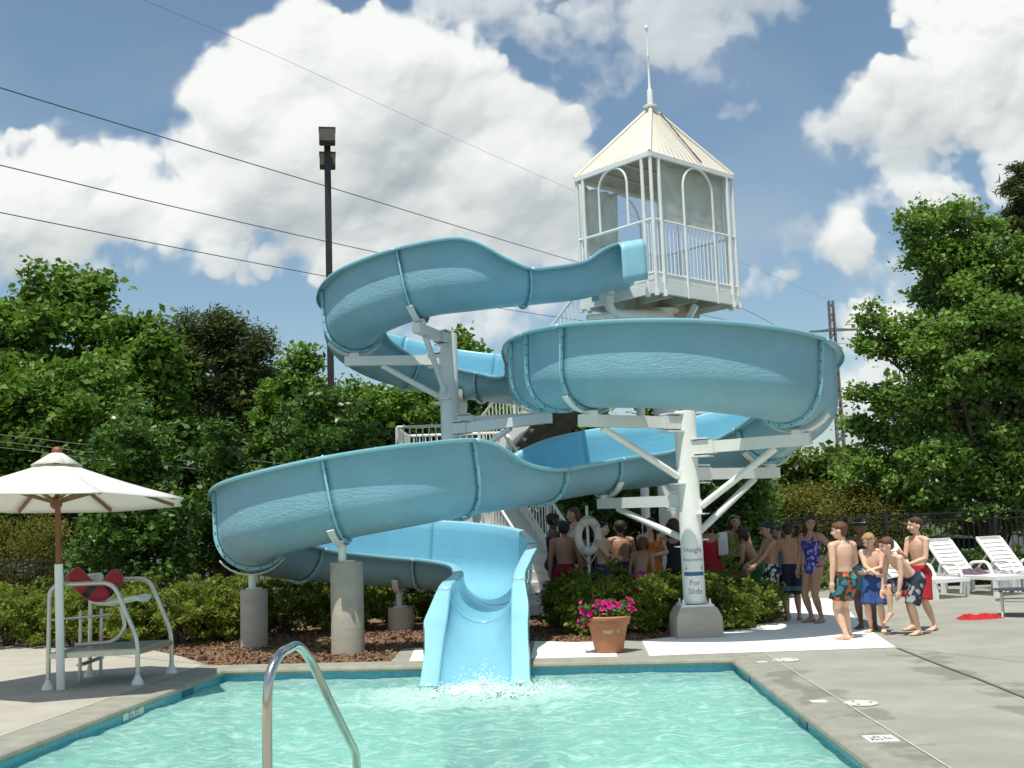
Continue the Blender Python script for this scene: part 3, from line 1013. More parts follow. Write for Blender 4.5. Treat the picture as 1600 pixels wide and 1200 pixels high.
apex = tp(.5, .5, ZA)
e_ = .012
cor = [tp(-e_, -e_, ZE), tp(1 + e_, -e_, ZE), tp(1 + e_, 1 + e_, ZE), tp(-e_, 1 + e_, ZE)]
mb = MB()
for i in range(4):
    a, b = cor[i], cor[(i + 1) % 4]
    # ribbed sheet: shallow standing ribs every 12 cm
    n = 17
    for k in range(n):
        for (t0, t1, h0, h1) in ((k / n, (k + .12) / n, .016, .016), ((k + .12) / n, (k + 1) / n, 0, 0)):
            p0, p1 = a.lerp(b, t0), a.lerp(b, t1)
            up = Vector((0, 0, h0))
            mb.add([p0 + up, p1 + up, apex + up], [(0, 1, 2)])
            mb.add([p0, p1, p1 + up + Vector((0, 0, 1e-3)), p0 + up + Vector((0, 0, 1e-3))], [(0, 1, 2, 3)])
roof = mb.build('roof', 'roof_white', tower, world=True, smooth=False)
mb = MB()
for c in cor: mb.tube([c + Vector((0, 0, .01)), apex + Vector((0, 0, .015))], .034, 8)
mb.build('ridge_cap', 'roof_white', roof, world=True)
mb = MB()
for i in range(4): mb.bar(cor[i] - Vector((0, 0, .03)), cor[(i + 1) % 4] - Vector((0, 0, .03)), .05, .075)
for i in range(4):
    a, b = cor[i], cor[(i + 1) % 4]
    for k in range(1, 26):
        p = a.lerp(b, k / 26)
        mb.ball(p + Vector((0, 0, .022)), (.018, .018, .014), 6, 4)
mb.build('eave_beam', 'white_paint', roof, world=True)
mb = MB()
q0 = tp(.62, -e_, ZE + .02).lerp(apex, .02); q1 = tp(.62, -e_, ZE + .02).lerp(apex, .86)
mb.tube([q0 + Vector((0, -.02, .03)), q0.lerp(q1, .45) + Vector((.012, -.02, .036)), q1 + Vector((.05, -.02, .035))], .013, 6)
mb.build('cable', 'soffit', roof, world=True)
mb = MB().lathe([(.10, -.02), (.13, .0), (.13, .03), (.055, .06), (.05, .28), (.04, .32), (.022, .36), (.018, .9), (.024, .92), (.024, .96), (.014, 1.0), (.012, 1.42), (.034, 1.44), (.034, 1.47), (.02, 1.5)], apex - Vector((0, 0, .0)), 14)
mb.build('finial', 'white_paint', roof, world=True)
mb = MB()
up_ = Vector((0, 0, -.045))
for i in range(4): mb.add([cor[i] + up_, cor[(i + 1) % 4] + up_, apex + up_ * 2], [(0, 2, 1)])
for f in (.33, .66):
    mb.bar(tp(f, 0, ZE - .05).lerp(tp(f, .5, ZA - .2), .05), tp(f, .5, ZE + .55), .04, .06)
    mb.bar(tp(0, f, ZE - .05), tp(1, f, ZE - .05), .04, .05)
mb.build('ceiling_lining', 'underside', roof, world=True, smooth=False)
# platform
mb = MB()
mb.prism([tuple(tp(a, b, 0)[:2]) for a, b in ((0, 0), (1, 0), (1, 1), (0, 1))], ZF - .05, ZF)
for a, b, c, d in ((0, 0, 1, 0), (1, 0, 1, 1), (1, 1, 0, 1), (0, 1, 0, 0)):
    mb.bar(tp(a, b, ZF - .14), tp(c, d, ZF - .14), .06, .176)
    mb.bar(tp(a, b, ZF + .06), tp(c, d, ZF + .06), .02, .13)
mb.build('platform', 'white_paint', tower, world=True)
mb = MB()
mb.prism([tuple(tp(a, b, 0)[:2]) for a, b in ((.03, .03), (.97, .03), (.97, .97), (.03, .97))], ZF - .10, ZF - .055)
for f in (.2, .5, .8):
    mb.bar(tp(f, .04, ZF - .17), tp(f, .96, ZF - .17), .07, .15)
mb.bar(tp(.04, .5, ZF - .21), tp(.96, .5, ZF - .21), .09, .22)
mb.build('floor_frame', 'underside', tower, world=True)
cc = tp(.5, .5, 0)
mb = MB().lathe([(.21, 0), (.21, ZF - .32), (.30, ZF - .30), (.30, ZF - .27)], (cc.x, cc.y, 0), 28)
for k in range(4):
    a = k * math.pi / 2 + R(42)
    mb.bar((cc.x + .18 * math.cos(a), cc.y + .18 * math.sin(a), ZF - 1.0), (cc.x + .75 * math.cos(a), cc.y + .75 * math.sin(a), ZF - .30), .05, .1)
mb.build('column', 'white_paint', tower, world=True)


def pole(a, b, z0, z1, r=.026):
    return MB().tube([tp(a, b, z0), tp(a, b, z1)], r, 10).box(tp(a, b, z0 + .03), (.07, .07, .10))


for a, b in ((0, 0), (.085, -.01), (-.01, .10), (1, 0), (.92, -.01), (1, .10), (0, 1), (-.01, .90), (.09, 1), (1, 1)):
    pole(a, b, ZF - .25, ZE - .05, .030).build('post', 'white_paint', tower, world=True)


def arch(face, t0, t1, z0, z1, r=.021):
    f = (lambda t, z: tp(t, -.012, z)) if face == 'R' else ((lambda t, z: tp(-.012, t, z)) if face == 'L' else ((lambda t, z: tp(1.0, t, z)) if face == 'BR' else (lambda t, z: tp(t, 1.0, z))))
    w = (t1 - t0) / 2; L = LR if face in ('R', 'BL') else LL
    pts = [f(t0, z0)] + [f(t0 + w - w * math.cos(k * math.pi / 12), z1 - w * L + w * L * math.sin(k * math.pi / 12)) for k in range(13)] + [f(t1, z0)]
    return MB().tube(pts, r, 8)


arch('R', .36, .72, ZF - .25, ZE - .06).build('arch', 'white_paint', tower, world=True)
arch('L', .30, .68, ZF + .95, ZE - .06).build('arch', 'white_paint', tower, world=True)
arch('BR', .25, .75, ZF - .2, ZE - .10).build('arch', 'white_paint', tower, world=True)
arch('BL', .25, .75, ZF - .2, ZE - .10).build('arch', 'white_paint', tower, world=True)


def railing(fn, L, zt, zb, n, name='railing'):
    mb = MB()
    mb.tube([fn(0, zt), fn(1, zt)], .021, 8).tube([fn(0, zb), fn(1, zb)], .018, 8)
    for k in range(1, n): mb.tube([fn(k / n, zb), fn(k / n, zt)], .0085, 6)
    return mb.build(name, 'white_paint', tower, world=True)


railing(lambda t, z: tp(t, 0, z), LR, ZF + .97, ZF + .10, 22)
railing(lambda t, z: tp(1, t, z), LL, ZF + .97, ZF + .10, 18)
railing(lambda t, z: tp(t, 1, z), LR, ZF + .97, ZF + .10, 22)
mb = MB().tube([tp(0, 0, ZF + .97), tp(0, 1, ZF + .97)], .024, 8).tube([tp(0, .1, ZF + .1), tp(0, 0, ZF + .1)], .018, 8)
for k in range(1, 4): mb.tube([tp(0, k * .035, ZF + .1), tp(0, k * .035, ZF + .97)], .0085, 6)
mb.build('railing', 'white_paint', tower, world=True)


def screen(p, q_, z0, z1, off):
    mb = MB(); n = 10; d = (q_ - p)
    nn = Vector((-d.y, d.x, 0)).normalized()
    vs = []
    for k in range(n + 1):
        for j in range(7):
            z = z0 + (z1 - z0) * j / 6
            w = .012 * math.sin(k * 1.9 + j * .7) + off
            edge = .02 * math.sin(k * 2.1) * (1 if j in (0, 6) else 0)
            vs.append(Vector((p.x, p.y, z + edge)) + d * (k / n) + nn * w)
    fs = [(k * 7 + j, (k + 1) * 7 + j, (k + 1) * 7 + j + 1, k * 7 + j + 1) for k in range(n) for j in range(6)]
    mb.add(vs, fs)
    o = mb.build('windscreen', 'panel_mesh', tower, world=True)
    so = o.modifiers.new('cloth', 'SOLIDIFY'); so.thickness = .006
    return o


screen(tp(.10, 0, 0), tp(.90, 0, 0), ZF + 1.0, ZE - .12, .05)
screen(tp(.05, 1, 0), tp(.45, 1, 0), ZF + .72, ZE - .14, -.04)
# water supply pipe under the platform
mb = MB()
p0 = at(952, 462, 17.7); pts = [p0, at(952, 478, 17.72), at(957, 487, 17.75), at(967, 491, 17.8), at(985, 491, 17.9), at(1035, 490, 18.5)]
mb.tube(pts, .075, 12).tube([p0 + Vector((0, 0, .12)), p0], .088, 12)
mb.tube([at(918, 497, 17.6), at(945, 494, 17.7), at(1030, 493, 18.4)], .05, 10)
mb.build('pipe', 'pvc', tower, world=True)

# ------------------------------------------------------------------ the stairs
stairs = thing('staircase', 'white steel staircase with barred railings climbing behind the slide to the tower', 'staircase', (.2, 19.5, 0))


def flight(a, b, w, n, solid=True):
    """a, b: centre of the first and last nosing; returns nothing, builds treads, stringers and railings"""
    a, b = Vector(a), Vector(b)
    d = b - a; h = Vector((d.x, d.y, 0)); run = h.length; h.normalize(); s = Vector((-h.y, h.x, 0))
    mb = MB()
    for k in range(n + 1):
        p = a + d * (k / n)
        mb.bar(p - s * (w / 2) + h * .12, p + s * (w / 2) + h * .12, run / n + .02, .045)
        mb.bar(p - s * (w / 2) + Vector((0, 0, -d.z / n / 2)), p + s * (w / 2) + Vector((0, 0, -d.z / n / 2)), .015, max(.05, d.z / n - .03))
    mb.build('treads', 'concrete_new', stairs, world=True, smooth=False)
    mb = MB()
    for q in (-1, 1):
        mb.bar(a + s * (q * (w / 2 + .03)) - Vector((0, 0, .10)), b + s * (q * (w / 2 + .03)) - Vector((0, 0, .10)), .05, .30)
    mb.build('stringer', 'white_paint', stairs, world=True)
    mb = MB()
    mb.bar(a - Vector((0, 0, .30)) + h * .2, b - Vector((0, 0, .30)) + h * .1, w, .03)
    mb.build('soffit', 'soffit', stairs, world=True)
    for q in (-1, 1):
        o = s * (q * (w / 2 + .03)); u = Vector((0, 0, 1))
        mb = MB().tube([a + o + u * .98, b + o + u * .98], .026, 8).tube([a + o + u * .16, b + o + u * .16], .018, 8)
        m = max(6, int(d.length / .115))
        for k in range(m + 1):
            p = a.lerp(b, k / m) + o
            mb.tube([p + u * .1, p + u * .98], .030 if k % 10 == 0 else .011, 6)
        mb.build('railing', 'white_paint', stairs, world=True)


def level_rail(p, q_):
    u = Vector((0, 0, 1)); p, q_ = Vector(p), Vector(q_)
    mb = MB().tube([p + u, q_ + u], .026, 8).tube([p + u * .1, q_ + u * .1], .018, 8)
    m = max(4, int((q_ - p).length / .115))
    for k in range(m + 1):
        x = p.lerp(q_, k / m); mb.tube([x, x + u], .032 if k in (0, m) else .011, 6)
    mb.build('railing', 'white_paint', stairs, world=True)


ZL = 2.35
f1a, f1b = Vector((.58, 18.9, .17)), Vector((-.72, 20.55, ZL))
flight(f1a, f1b, 1.15, 13)
lx0, lx1, ly0, ly1 = -2.15, -.25, 20.6, 22.7
mb = MB().prism([(lx0, ly0), (lx1, ly0), (lx1, ly1), (lx0, ly1)], ZL - .12, ZL)
mb.build('landing', 'white_paint', stairs, world=True)
mb = MB()
for x in (lx0 + .06, lx1 - .06):
    for y in (ly0 + .06, ly1 - .06): mb.tube([(x, y, 0), (x, y, ZL - .12)], .05, 10)
mb.build('legs', 'white_paint', stairs, world=True)
level_rail((lx0, ly0, ZL), (-1.2, ly0, ZL)); level_rail((lx0, ly0 + .10, ZL), (lx0, ly1 - .1, ZL)); level_rail((lx0, ly1, ZL), (lx1, ly1, ZL))
f2a, f2b = Vector((-.30, 21.7, ZL + .15)), Vector((1.55, 20.15, 4.55))
flight(f2a, f2b, 1.05, 13)
mb = MB().prism([(1.45, 19.45), (2.5, 19.0), (2.95, 20.1), (1.95, 20.7)], 4.45, 4.57)
mb.build('landing', 'white_paint', stairs, world=True)
mb = MB().tube([(2.3, 20.1, 0), (2.3, 20.1, 4.45)], .08, 12)
mb.build('legs', 'white_paint', stairs, world=True)
level_rail((1.95, 20.7, 4.57), (2.95, 20.1, 4.57))

# ------------------------------------------------------------------ plants


def leaf_mat(name, dark, light, rough=.5, trans=.22, spec=.4, tip=None, tipn=.0):
    m = bpy.data.materials.new(name); m.use_nodes = True
    t = m.node_tree; g = NT(t); b = t.nodes['Principled BSDF']
    geo = g.n('ShaderNodeNewGeometry')
    tc = g.n('ShaderNodeTexCoord').outputs['Object']
    big = g.maprange(g.noise(tc, .9, 3, .5), .35, .65)
    f = g.math('ADD', g.math('MULTIPLY', geo.outputs['Random Per Island'], .65), g.math('MULTIPLY', big, .35))
    c = g.mix(f, dark, light)
    if tip: c = g.mix(g.math('GREATER_THAN', geo.outputs['Random Per Island'], 1 - tipn), c, tip)
    g.link(c, b.inputs['Base Color'])
    b.inputs['Roughness'].default_value = rough
    b.inputs['Specular IOR Level'].default_value = spec
    tr = g.n('ShaderNodeBsdfTranslucent')
    g.link(g.mix(.5, c, (light[0] * 1.5, light[1] * 1.35, light[2] * .6)), tr.inputs['Color'])
    mx = g.n('ShaderNodeMixShader'); mx.inputs[0].default_value = trans
    g.link(b.outputs[0], mx.inputs[1]); g.link(tr.outputs[0], mx.inputs[2])
    g.link(mx.outputs[0], t.nodes['Material Output'].inputs['Surface'])
    MATS[name] = m


leaf_mat('leaf_broad', (.055, .120, .018), (.175, .305, .05), .6, .28, .25)
leaf_mat('leaf_maple', (.068, .145, .022), (.235, .39, .085), .55, .32, .3, tip=(.20, .19, .07), tipn=.06)
leaf_mat('leaf_holly', (.034, .082, .014), (.105, .205, .034), .38, .22, .42)
leaf_mat('leaf_pine', (.046, .074, .022), (.115, .145, .048), .65, .22, .2)
leaf_mat('leaf_shrub', (.085, .105, .018), (.22, .21, .05), .65, .32, .2)
leaf_mat('leaf_azalea', (.060, .100, .012), (.25, .32, .045), .55, .30, .3)
leaf_mat('leaf_woods', (.050, .090, .014), (.14, .21, .04), .65, .28, .2)
leaf_mat('petunia', (.42, .005, .14), (.78, .03, .36), .5, .35)
leaf_mat('petunia_leaf', (.05, .10, .02), (.16, .25, .05), .5, .25)
pmat('bark', (.085, .065, .048), .95, var=.3, scale=10, bump=.8, bscale=25, stretch=(1, 1, .25))


def crown_points(blobs, n, clump, rg, shell=.55, per=55):
    """leaf positions: gaussian clumps strewn through a set of ellipsoids (cx, cy, cz, rx, ry, rz), thicker near the skin"""
    vol = np.array([b[3] * b[4] * b[5] for b in blobs]) ** (2 / 3)
    share = vol / vol.sum()
    out = []
    for b, s in zip(blobs, share):
        m = max(20, int(n * s))
        k = max(4, int(m / per))
        d = rg.normal(size=(k, 3)); d /= np.linalg.norm(d, axis=1)[:, None]
        r = 1 - (1 - shell) * rg.uniform(0, 1, k) ** 1.4
        r *= rg.normal(1, .10, k)
        c = np.array(b[:3]) + d * r[:, None] * np.array(b[3:])
        w = rg.uniform(.5, 1.6, k)
        pick = rg.choice(k, m, p=w / w.sum())
        off = rg.normal(size=(m, 3)) * clump * np.array([1, 1, .62])
        out.append(c[pick] + off)
    return np.vstack(out)


def leaf_object(name, P, L, W, mat, parent, rg, flat=.60):
    v, f = quads_at(P, L, W, flat, rg, .18)
    return raw_mesh(name, v, f, mat, parent)


def pxblob(px, py, d, rx, ry, depth=1.0, base=(0, 0, 0)):
    c = at(px, py, d); k = d / F
    return (c.x - base[0], c.y - base[1], c.z - base[2], rx * k, (rx + ry) / 2 * k * depth, ry * k)


def tree(name, label, cat, d, trunk_px, spec, n, L, W, mat, clump, seed, ground=-.62, tr=.16, group=None, limbs=True, shell=.55, jitter=True, depth=1.0, per=85):
    """spec: blobs in photo pixels (px, py, rx, ry[, extra depth])"""
    rg = np.random.default_rng(seed)
    bx = at(trunk_px, 800, d)
    base = (bx.x, d, ground)
    t = thing(name, label, cat, base, group=group)
    blobs = []
    for s in spec:
        dd = d + (s[4] if len(s) > 4 else (rg.uniform(-.6, .6) if jitter else 0))
        blobs.append(pxblob(s[0], s[1], dd, s[2], s[3], depth, base))
    P = crown_points(blobs, n, clump, rg, shell, per)
    leaf_object('crown', P, L, W, mat, t, rg)
    top = max(b[2] for b in blobs)
    mb = MB()
    lean = [Vector((.0, 0, -.1)), Vector((rg.normal(0, .05), rg.normal(0, .05), top * .3)), Vector((rg.normal(0, .12), rg.normal(0, .1), top * .62)), Vector((rg.normal(0, .15), rg.normal(0, .15), top * .80))]
    mb.tube(lean, [tr * 1.25, tr, tr * .7, tr * .18], 10)
    if limbs:
        for b in blobs:
            z0 = max(top * .16, min(b[2] * .62, top * .8))
            f = z0 / top
            p0 = lean[0].lerp(lean[3], f)
            p2 = Vector(b[:3]); pm = p0.lerp(p2, .55) + Vector((0, 0, .12 * (p2 - p0).length))
            r0 = tr * (1 - f) * .55 + .02
            mb.tube([p0, pm, p2], [r0, r0 * .6, r0 * .2], 7)
            for q in range(3):
                e = p2 + Vector(rg.normal(size=3)) * min(b[3:]) * .55
                mb.tube([pm.lerp(p2, .5 + .2 * q), e], [r0 * .3, .01], 5)
    mb.build('trunk', 'bark', t)
    return t


# left, beyond the fence
tree('broadleaf_tree', 'tallest broadleaf tree on the left, its crown standing against the clouds', 'tree', 31, 80,
     [(90, 455, 52, 48), (150, 465, 38, 42), (30, 510, 55, 48), (105, 530, 75, 55), (165, 540, 50, 55), (30, 600, 70, 65), (115, 620, 85, 65), (-50, 560, 70, 80), (60, 700, 110, 70), (-60, 690, 90, 80)], 30000, .21, .13, 'leaf_broad', .24, 21)
tree('broadleaf_tree', 'rounded bright green broadleaf tree between the tallest tree and the dark pine', 'tree', 30, 225,
     [(205, 530, 40, 38), (240, 545, 38, 42), (190, 590, 55, 50), (250, 600, 45, 45), (225, 650, 75, 55), (170, 690, 70, 60), (260, 690, 55, 60)], 18000, .21, .13, 'leaf_broad', .22, 22)
tree('broadleaf_tree', 'wide dense shade tree low on the left behind the umbrella', 'tree', 26.5, 70,
     [(20, 590, 75, 34), (120, 595, 75, 36), (60, 640, 95, 50), (160, 650, 60, 50), (-30, 660, 80, 70), (60, 740, 110, 80), (170, 740, 80, 70), (-40, 800, 90, 70), (100, 830, 100, 60)], 24000, .17, .11, 'leaf_broad', .22, 23)
tree('pine_tree', 'round topped dark olive pine left of the lamp post', 'tree', 35, 345,
     [(335, 515, 55, 34), (285, 550, 42, 36), (385, 552, 45, 38), (335, 580, 70, 48), (270, 610, 34, 40), (405, 620, 40, 42), (340, 650, 85, 52), (290, 700, 55, 50), (395, 700, 55, 50), (340, 760, 80, 60)], 80000, .19, .045, 'leaf_pine', .20, 24, tr=.22, per=90)
tree('broadleaf_tree', 'small pointed tree at the foot of the lamp post', 'tree', 32, 468,
     [(467, 570, 22, 24), (452, 605, 34, 32), (485, 615, 32, 32), (440, 650, 40, 40), (490, 670, 50, 50), (450, 720, 60, 50)], 11000, .20, .12, 'leaf_broad', .20, 25)
tree('broadleaf_tree', 'broad green tree filling the gap between the lamp post and the white stairs', 'tree', 30, 590,
     [(560, 640, 50, 40), (610, 640, 55, 45), (660, 650, 50, 50), (540, 700, 60, 60), (620, 720, 70, 60), (690, 740, 60, 60), (760, 700, 60, 50)], 18000, .19, .12, 'leaf_broad', .22, 26)
tree('broadleaf_tree', 'distant treetop showing over the return of the top loop', 'tree', 42, 722,
     [(722, 535, 16, 18), (705, 560, 22, 22), (742, 560, 24, 20), (722, 600, 48, 34), (740, 660, 60, 50)], 9000, .24, .14, 'leaf_broad', .24, 27)
tree('broadleaf_tree', 'dark broadleaf tree seen beneath the back of the middle loop', 'tree', 30, 880,
     [(860, 640, 45, 30), (900, 660, 50, 40), (950, 720, 60, 50), (860, 740, 70, 60), (980, 780, 60, 50), (1060, 790, 50, 50), (900, 820, 60, 40)], 14000, .19, .12, 'leaf_broad', .22, 28)
# glossy evergreens in front of the fence
G_ = 'glossy evergreens along the fence'
tree('holly_tree', 'glossy dark holly directly behind the lifeguard chair, fullest of its row', 'tree', 19, 205,
     [(212, 650, 24, 30), (195, 700, 42, 42), (235, 715, 40, 44), (170, 760, 45, 42), (220, 780, 62, 50), (260, 800, 38, 46), (185, 840, 55, 50), (245, 870, 55, 46), (150, 880, 38, 40)], 15000, .12, .06, 'leaf_holly', .13, 31, -.02, .07, G_)
tree('holly_tree', 'slim pointed glossy holly left of the lowest bend', 'tree', 20.5, 350,
     [(345, 675, 17, 24), (335, 720, 28, 32), (365, 740, 28, 34), (345, 790, 42, 42), (320, 850, 42, 46), (380, 840, 40, 50)], 10000, .12, .06, 'leaf_holly', .13, 32, -.02, .06, G_)
tree('holly_tree', 'wide glossy holly standing right behind the lowest bend', 'tree', 20, 500,
     [(480, 625, 34, 24), (530, 640, 36, 30), (460, 670, 36, 34), (510, 690, 52, 44), (560, 690, 36, 40), (480, 760, 62, 56), (550, 780, 52, 56), (430, 820, 52, 56), (520, 860, 62, 46)], 15000, .12, .06, 'leaf_holly', .13, 33, -.02, .07, G_)
tree('holly_tree', 'glossy holly in the shade behind the red towel and the white post', 'tree', 20.8, 1150,
     [(1165, 745, 34, 24), (1120, 770, 34, 32), (1180, 780, 36, 36), (1100, 820, 40, 42), (1150, 840, 56, 46), (1195, 850, 34, 40), (1060, 860, 44, 40)], 12000, .12, .06, 'leaf_holly', .13, 34, -.02, .06, G_)
tree('holly_tree', 'dark glossy holly behind the crowd, nearest the stairs', 'tree', 21.6, 925, [(915, 760, 40, 40), (950, 800, 50, 44), (890, 810, 46, 46), (930, 860, 60, 44)], 8000, .12, .06, 'leaf_holly', .13, 38, -.02, .06, G_)
tree('holly_tree', 'dark glossy holly behind the crowd, nearest the lettered post', 'tree', 21.4, 1025, [(1030, 770, 36, 36), (1000, 815, 46, 46), (1050, 820, 44, 46), (1025, 865, 60, 42)], 8000, .12, .06, 'leaf_holly', .13, 39, -.02, .06, G_)
# right
tree('broadleaf_tree', 'dark treetops behind the far right of the middle loop', 'tree', 40, 1265,
     [(1265, 720, 30, 22), (1225, 735, 36, 28), (1300, 740, 28, 26), (1260, 770, 70, 34), (1330, 790, 50, 30)], 9000, .22, .13, 'leaf_woods', .22, 35)
tree('maple_tree', 'big full maple rising over the lounge chairs on the right', 'tree', 25, 1542,
     [(1432, 345, 26, 30), (1478, 330, 30, 34), (1515, 360, 38, 36), (1430, 395, 34, 34), (1480, 405, 46, 36), (1555, 410, 50, 46), (1500, 460, 50, 40), (1450, 470, 26, 28), (1600, 450, 56, 56),
      (1365, 500, 24, 24), (1400, 515, 34, 34), (1375, 550, 36, 30), (1450, 550, 50, 44), (1520, 545, 60, 50), (1600, 560, 66, 60), (1370, 610, 36, 34), (1420, 625, 46, 40), (1490, 640, 60, 46), (1570, 650, 66, 56), (1650, 640, 66, 70),
      (1345, 680, 28, 34), (1395, 700, 46, 38), (1460, 715, 56, 40), (1335, 735, 26, 22), (1385, 755, 42, 28), (1450, 765, 52, 28), (1530, 740, 66, 50), (1610, 740, 66, 56), (1690, 520, 70, 110), (1510, 790, 60, 22), (1600, 800, 60, 24), (1530, 440, 70, 60, .9), (1520, 540, 90, 70, 1.0), (1530, 640, 100, 70, 1.1), (1480, 560, 60, 60, -.9), (1540, 480, 60, 50, -.8)], 100000, .115, .09, 'leaf_maple', .155, 36, tr=.17, shell=.50, per=130)
tree('pine_tree', 'tall dark pine top at the right edge above the maple', 'tree', 50, 1600,
     [(1590, 272, 12, 16), (1584, 300, 18, 14), (1606, 305, 18, 16), (1592, 335, 24, 16), (1580, 365, 22, 15), (1612, 360, 26, 20), (1595, 395, 30, 18), (1620, 420, 34, 26), (1600, 470, 40, 40)], 15000, .36, .07, 'leaf_pine', .22, 37, tr=.2)
S_ = 'olive shrubs along the fence'
for k, (px, py, rx, lab) in enumerate(((1240, 800, 48, 'olive shrub by the fence nearest the slide post'), (1320, 795, 50, 'olive shrub by the fence in line with the steel pylon'), (1400, 790, 50, 'olive shrub by the fence left of the maple trunk'))):
    tree('shrub', lab, 'shrub', 25.2, px, [(px - 22, py - 18, 26, 20), (px + 18, py - 22, 26, 20), (px, py, rx, 30), (px - 10, py + 40, rx, 34)], 15000, .065, .035, 'leaf_shrub', .16, 50 + k, -.3, .04, S_, False)
tree('shrub', 'olive shrub behind the fence under the umbrella on the left', 'shrub', 24.8, 30,
     [(20, 850, 50, 34), (70, 845, 40, 40), (-20, 860, 40, 40), (40, 890, 70, 40)], 15000, .065, .035, 'leaf_shrub', .16, 56, -.3, .04, S_, False)

# far wood closing the view
rgw = np.random.default_rng(77)
wb = []
for px in range(-500, 2150, 70):
    d = rgw.uniform(52, 62)
    top = (700 if px > 1180 else 660) + rgw.uniform(-25, 25)
    for q in range(3):
        wb.append(pxblob(px + rgw.uniform(-20, 20), top + 22 + q * 55, d + q * 1.5, 55 + 12 * q, 38))
Pw = crown_points(wb, 42000, .38, rgw)
wo = leaf_object('distant_woods', Pw, .42, .26, 'leaf_woods', None, rgw)
tag(wo, 'dense green wood closing the view beyond the fence', kind='stuff')

# azalea hedge: each bush its own plant


def bush(label, px, py_base, d, w, h, n, seed, mat='leaf_azalea', L=.062, group='clipped azalea bushes round the slide'):
    rg = np.random.default_rng(seed)
    g0 = at(px, 900, d)
    base = (g0.x, d, -.02)
    t = thing('azalea_bush', label, 'bush', base, group=group)
    blobs = [(0, 0, h * .55, w * .5, w * .5, h * .46)]
    for k in range(6):
        a = rg.uniform(0, 6.28)
        blobs.append((math.cos(a) * w * .3, math.sin(a) * w * .25, h * rg.uniform(.45, .72), w * .28, w * .28, h * .30))
    for k in range(5):
        a = rg.uniform(0, 6.28)
        blobs.append((math.cos(a) * w * .34, math.sin(a) * w * .34, h * .26, w * .26, w * .26, h * .25))
    P = crown_points(blobs, n, .045, rg, .35)
    P = P[P[:, 2] > .02]
    leaf_object('foliage', P, L, L * .45, mat, t, rg, .9)
    mb = MB()
    for k in range(9):
        a = rg.uniform(0, 6.28); r = rg.uniform(.15, .4) * w
        mb.tube([(rg.normal(0, .06), rg.normal(0, .06), -.03), (math.cos(a) * r * .5, math.sin(a) * r * .5, h * .4), (math.cos(a) * r, math.sin(a) * r, h * .8)], [.016, .011, .005], 5)
    mb.build('stem', 'bark', t)
    return t


names_l = ['at the left edge of the photo', 'seen through the lifeguard chair legs', 'beside the lifeguard chair, under its far rail', 'between the lifeguard chair and the shaded pier', 'just left of the shaded pier',
           'in the gap between the two tall piers', 'behind the pale front pier', 'under the dark back of the lowest bend']
for k, (px, d, w, h) in enumerate(((12, 16.7, 1.4, .90), (105, 16.5, 1.35, .86), (195, 16.3, 1.3, .90), (280, 16.1, 1.3, .92), (352, 16.6, 1.2, .90), (440, 17.0, 1.3, .92), (530, 17.5, 1.3, .86), (640, 18.4, 1.4, .80))):
    bush('azalea bush ' + names_l[k], px, 0, d, w, h, 9500, 100 + k)
names_b = ['in the second row at the left edge of the photo', 'in the second row behind the lifeguard seat', 'in the second row left of the shaded pier', 'in the second row behind the shaded pier', 'in the second row behind the pale front pier']
for k, (px, d, w, h) in enumerate(((55, 18.1, 1.6, .95), (150, 17.9, 1.6, .93), (245, 17.7, 1.6, .98), (335, 17.9, 1.6, .95), (480, 18.8, 1.7, .90))):
    bush('azalea bush ' + names_b[k], px, 0, d, w, h, 7000, 150 + k)
names_r = ['in deep shade right of the slide exit', 'behind the flower pot', 'beneath the life ring', 'between the flower pot and the white post', 'just behind the white post footing', 'right of the white post footing', 'at the right tip of the bed by the waiting boys', 'at the back of the bed under the red towel']
for k, (px, d, w, h) in enumerate(((892, 16.5, .85, .80), (925, 15.7, .95, .78), (930, 16.6, 1.0, .95), (1008, 15.6, .95, .80), (1062, 15.9, .95, .84), (1130, 15.55, .85, .66), (1172, 16.1, .8, .62), (1110, 16.9, 1.0, .92))):
    bush('azalea bush ' + names_r[k], px, 0, d, w, h, 7500, 120 + k)
bush('azalea bush behind the waiting boys, at the edge of the right deck', 1318, 0, 22.9, 1.3, .78, 3600, 140, L=.07)
bush('azalea bush against the fence behind the girl in the blue swimsuit', 1258, 0, 22.6, 1.2, .74, 3600, 143, L=.07)
bush('dark bush behind the first white lounge chair', 1420, 0, 23.2, 1.2, .80, 3600, 141, 'leaf_holly', .075)
bush('dark bush between the two white lounge chairs', 1530, 0, 23.0, 1.3, .82, 3600, 142, 'leaf_holly', .075)
bush('dark bush behind the right edge lounge chair', 1610, 0, 23.0, 1.2, .80, 3600, 144, 'leaf_holly', .075)

# ------------------------------------------------------------------ fence, pylon, wires, lamp, cars


def fence(label, x0, x1, y, ztop, zb=-.15):
    t = thing('picket_fence', label, 'fence', ((x0 + x1) / 2, y, 0))
    mb = MB()
    for z in (ztop - .16, zb + .12, ztop - .02): mb.bar((x0, y, z), (x1, y, z), .03, .03)
    mb.build('rail', 'black_metal', t, world=True)
    mb = MB()
    for k in range(int((x1 - x0) / .115) + 1):
        x = x0 + k * .115
        if k % 20: mb.bar((x, y, zb), (x, y, ztop + .03), .015, .015)
    mb.build('pickets', 'black_metal', t, world=True)
    for k in range(0, int((x1 - x0) / 2.3) + 1):
        MB().bar((x0 + k * 2.3, y, zb - .2), (x0 + k * 2.3, y, ztop + .06), .06, .06).lathe([(.045, ztop + .06), (.045, ztop + .075), (.01, ztop + .11)], (x0 + k * 2.3, y, 0), 8).build('fence_post', 'black_metal', t, world=True)


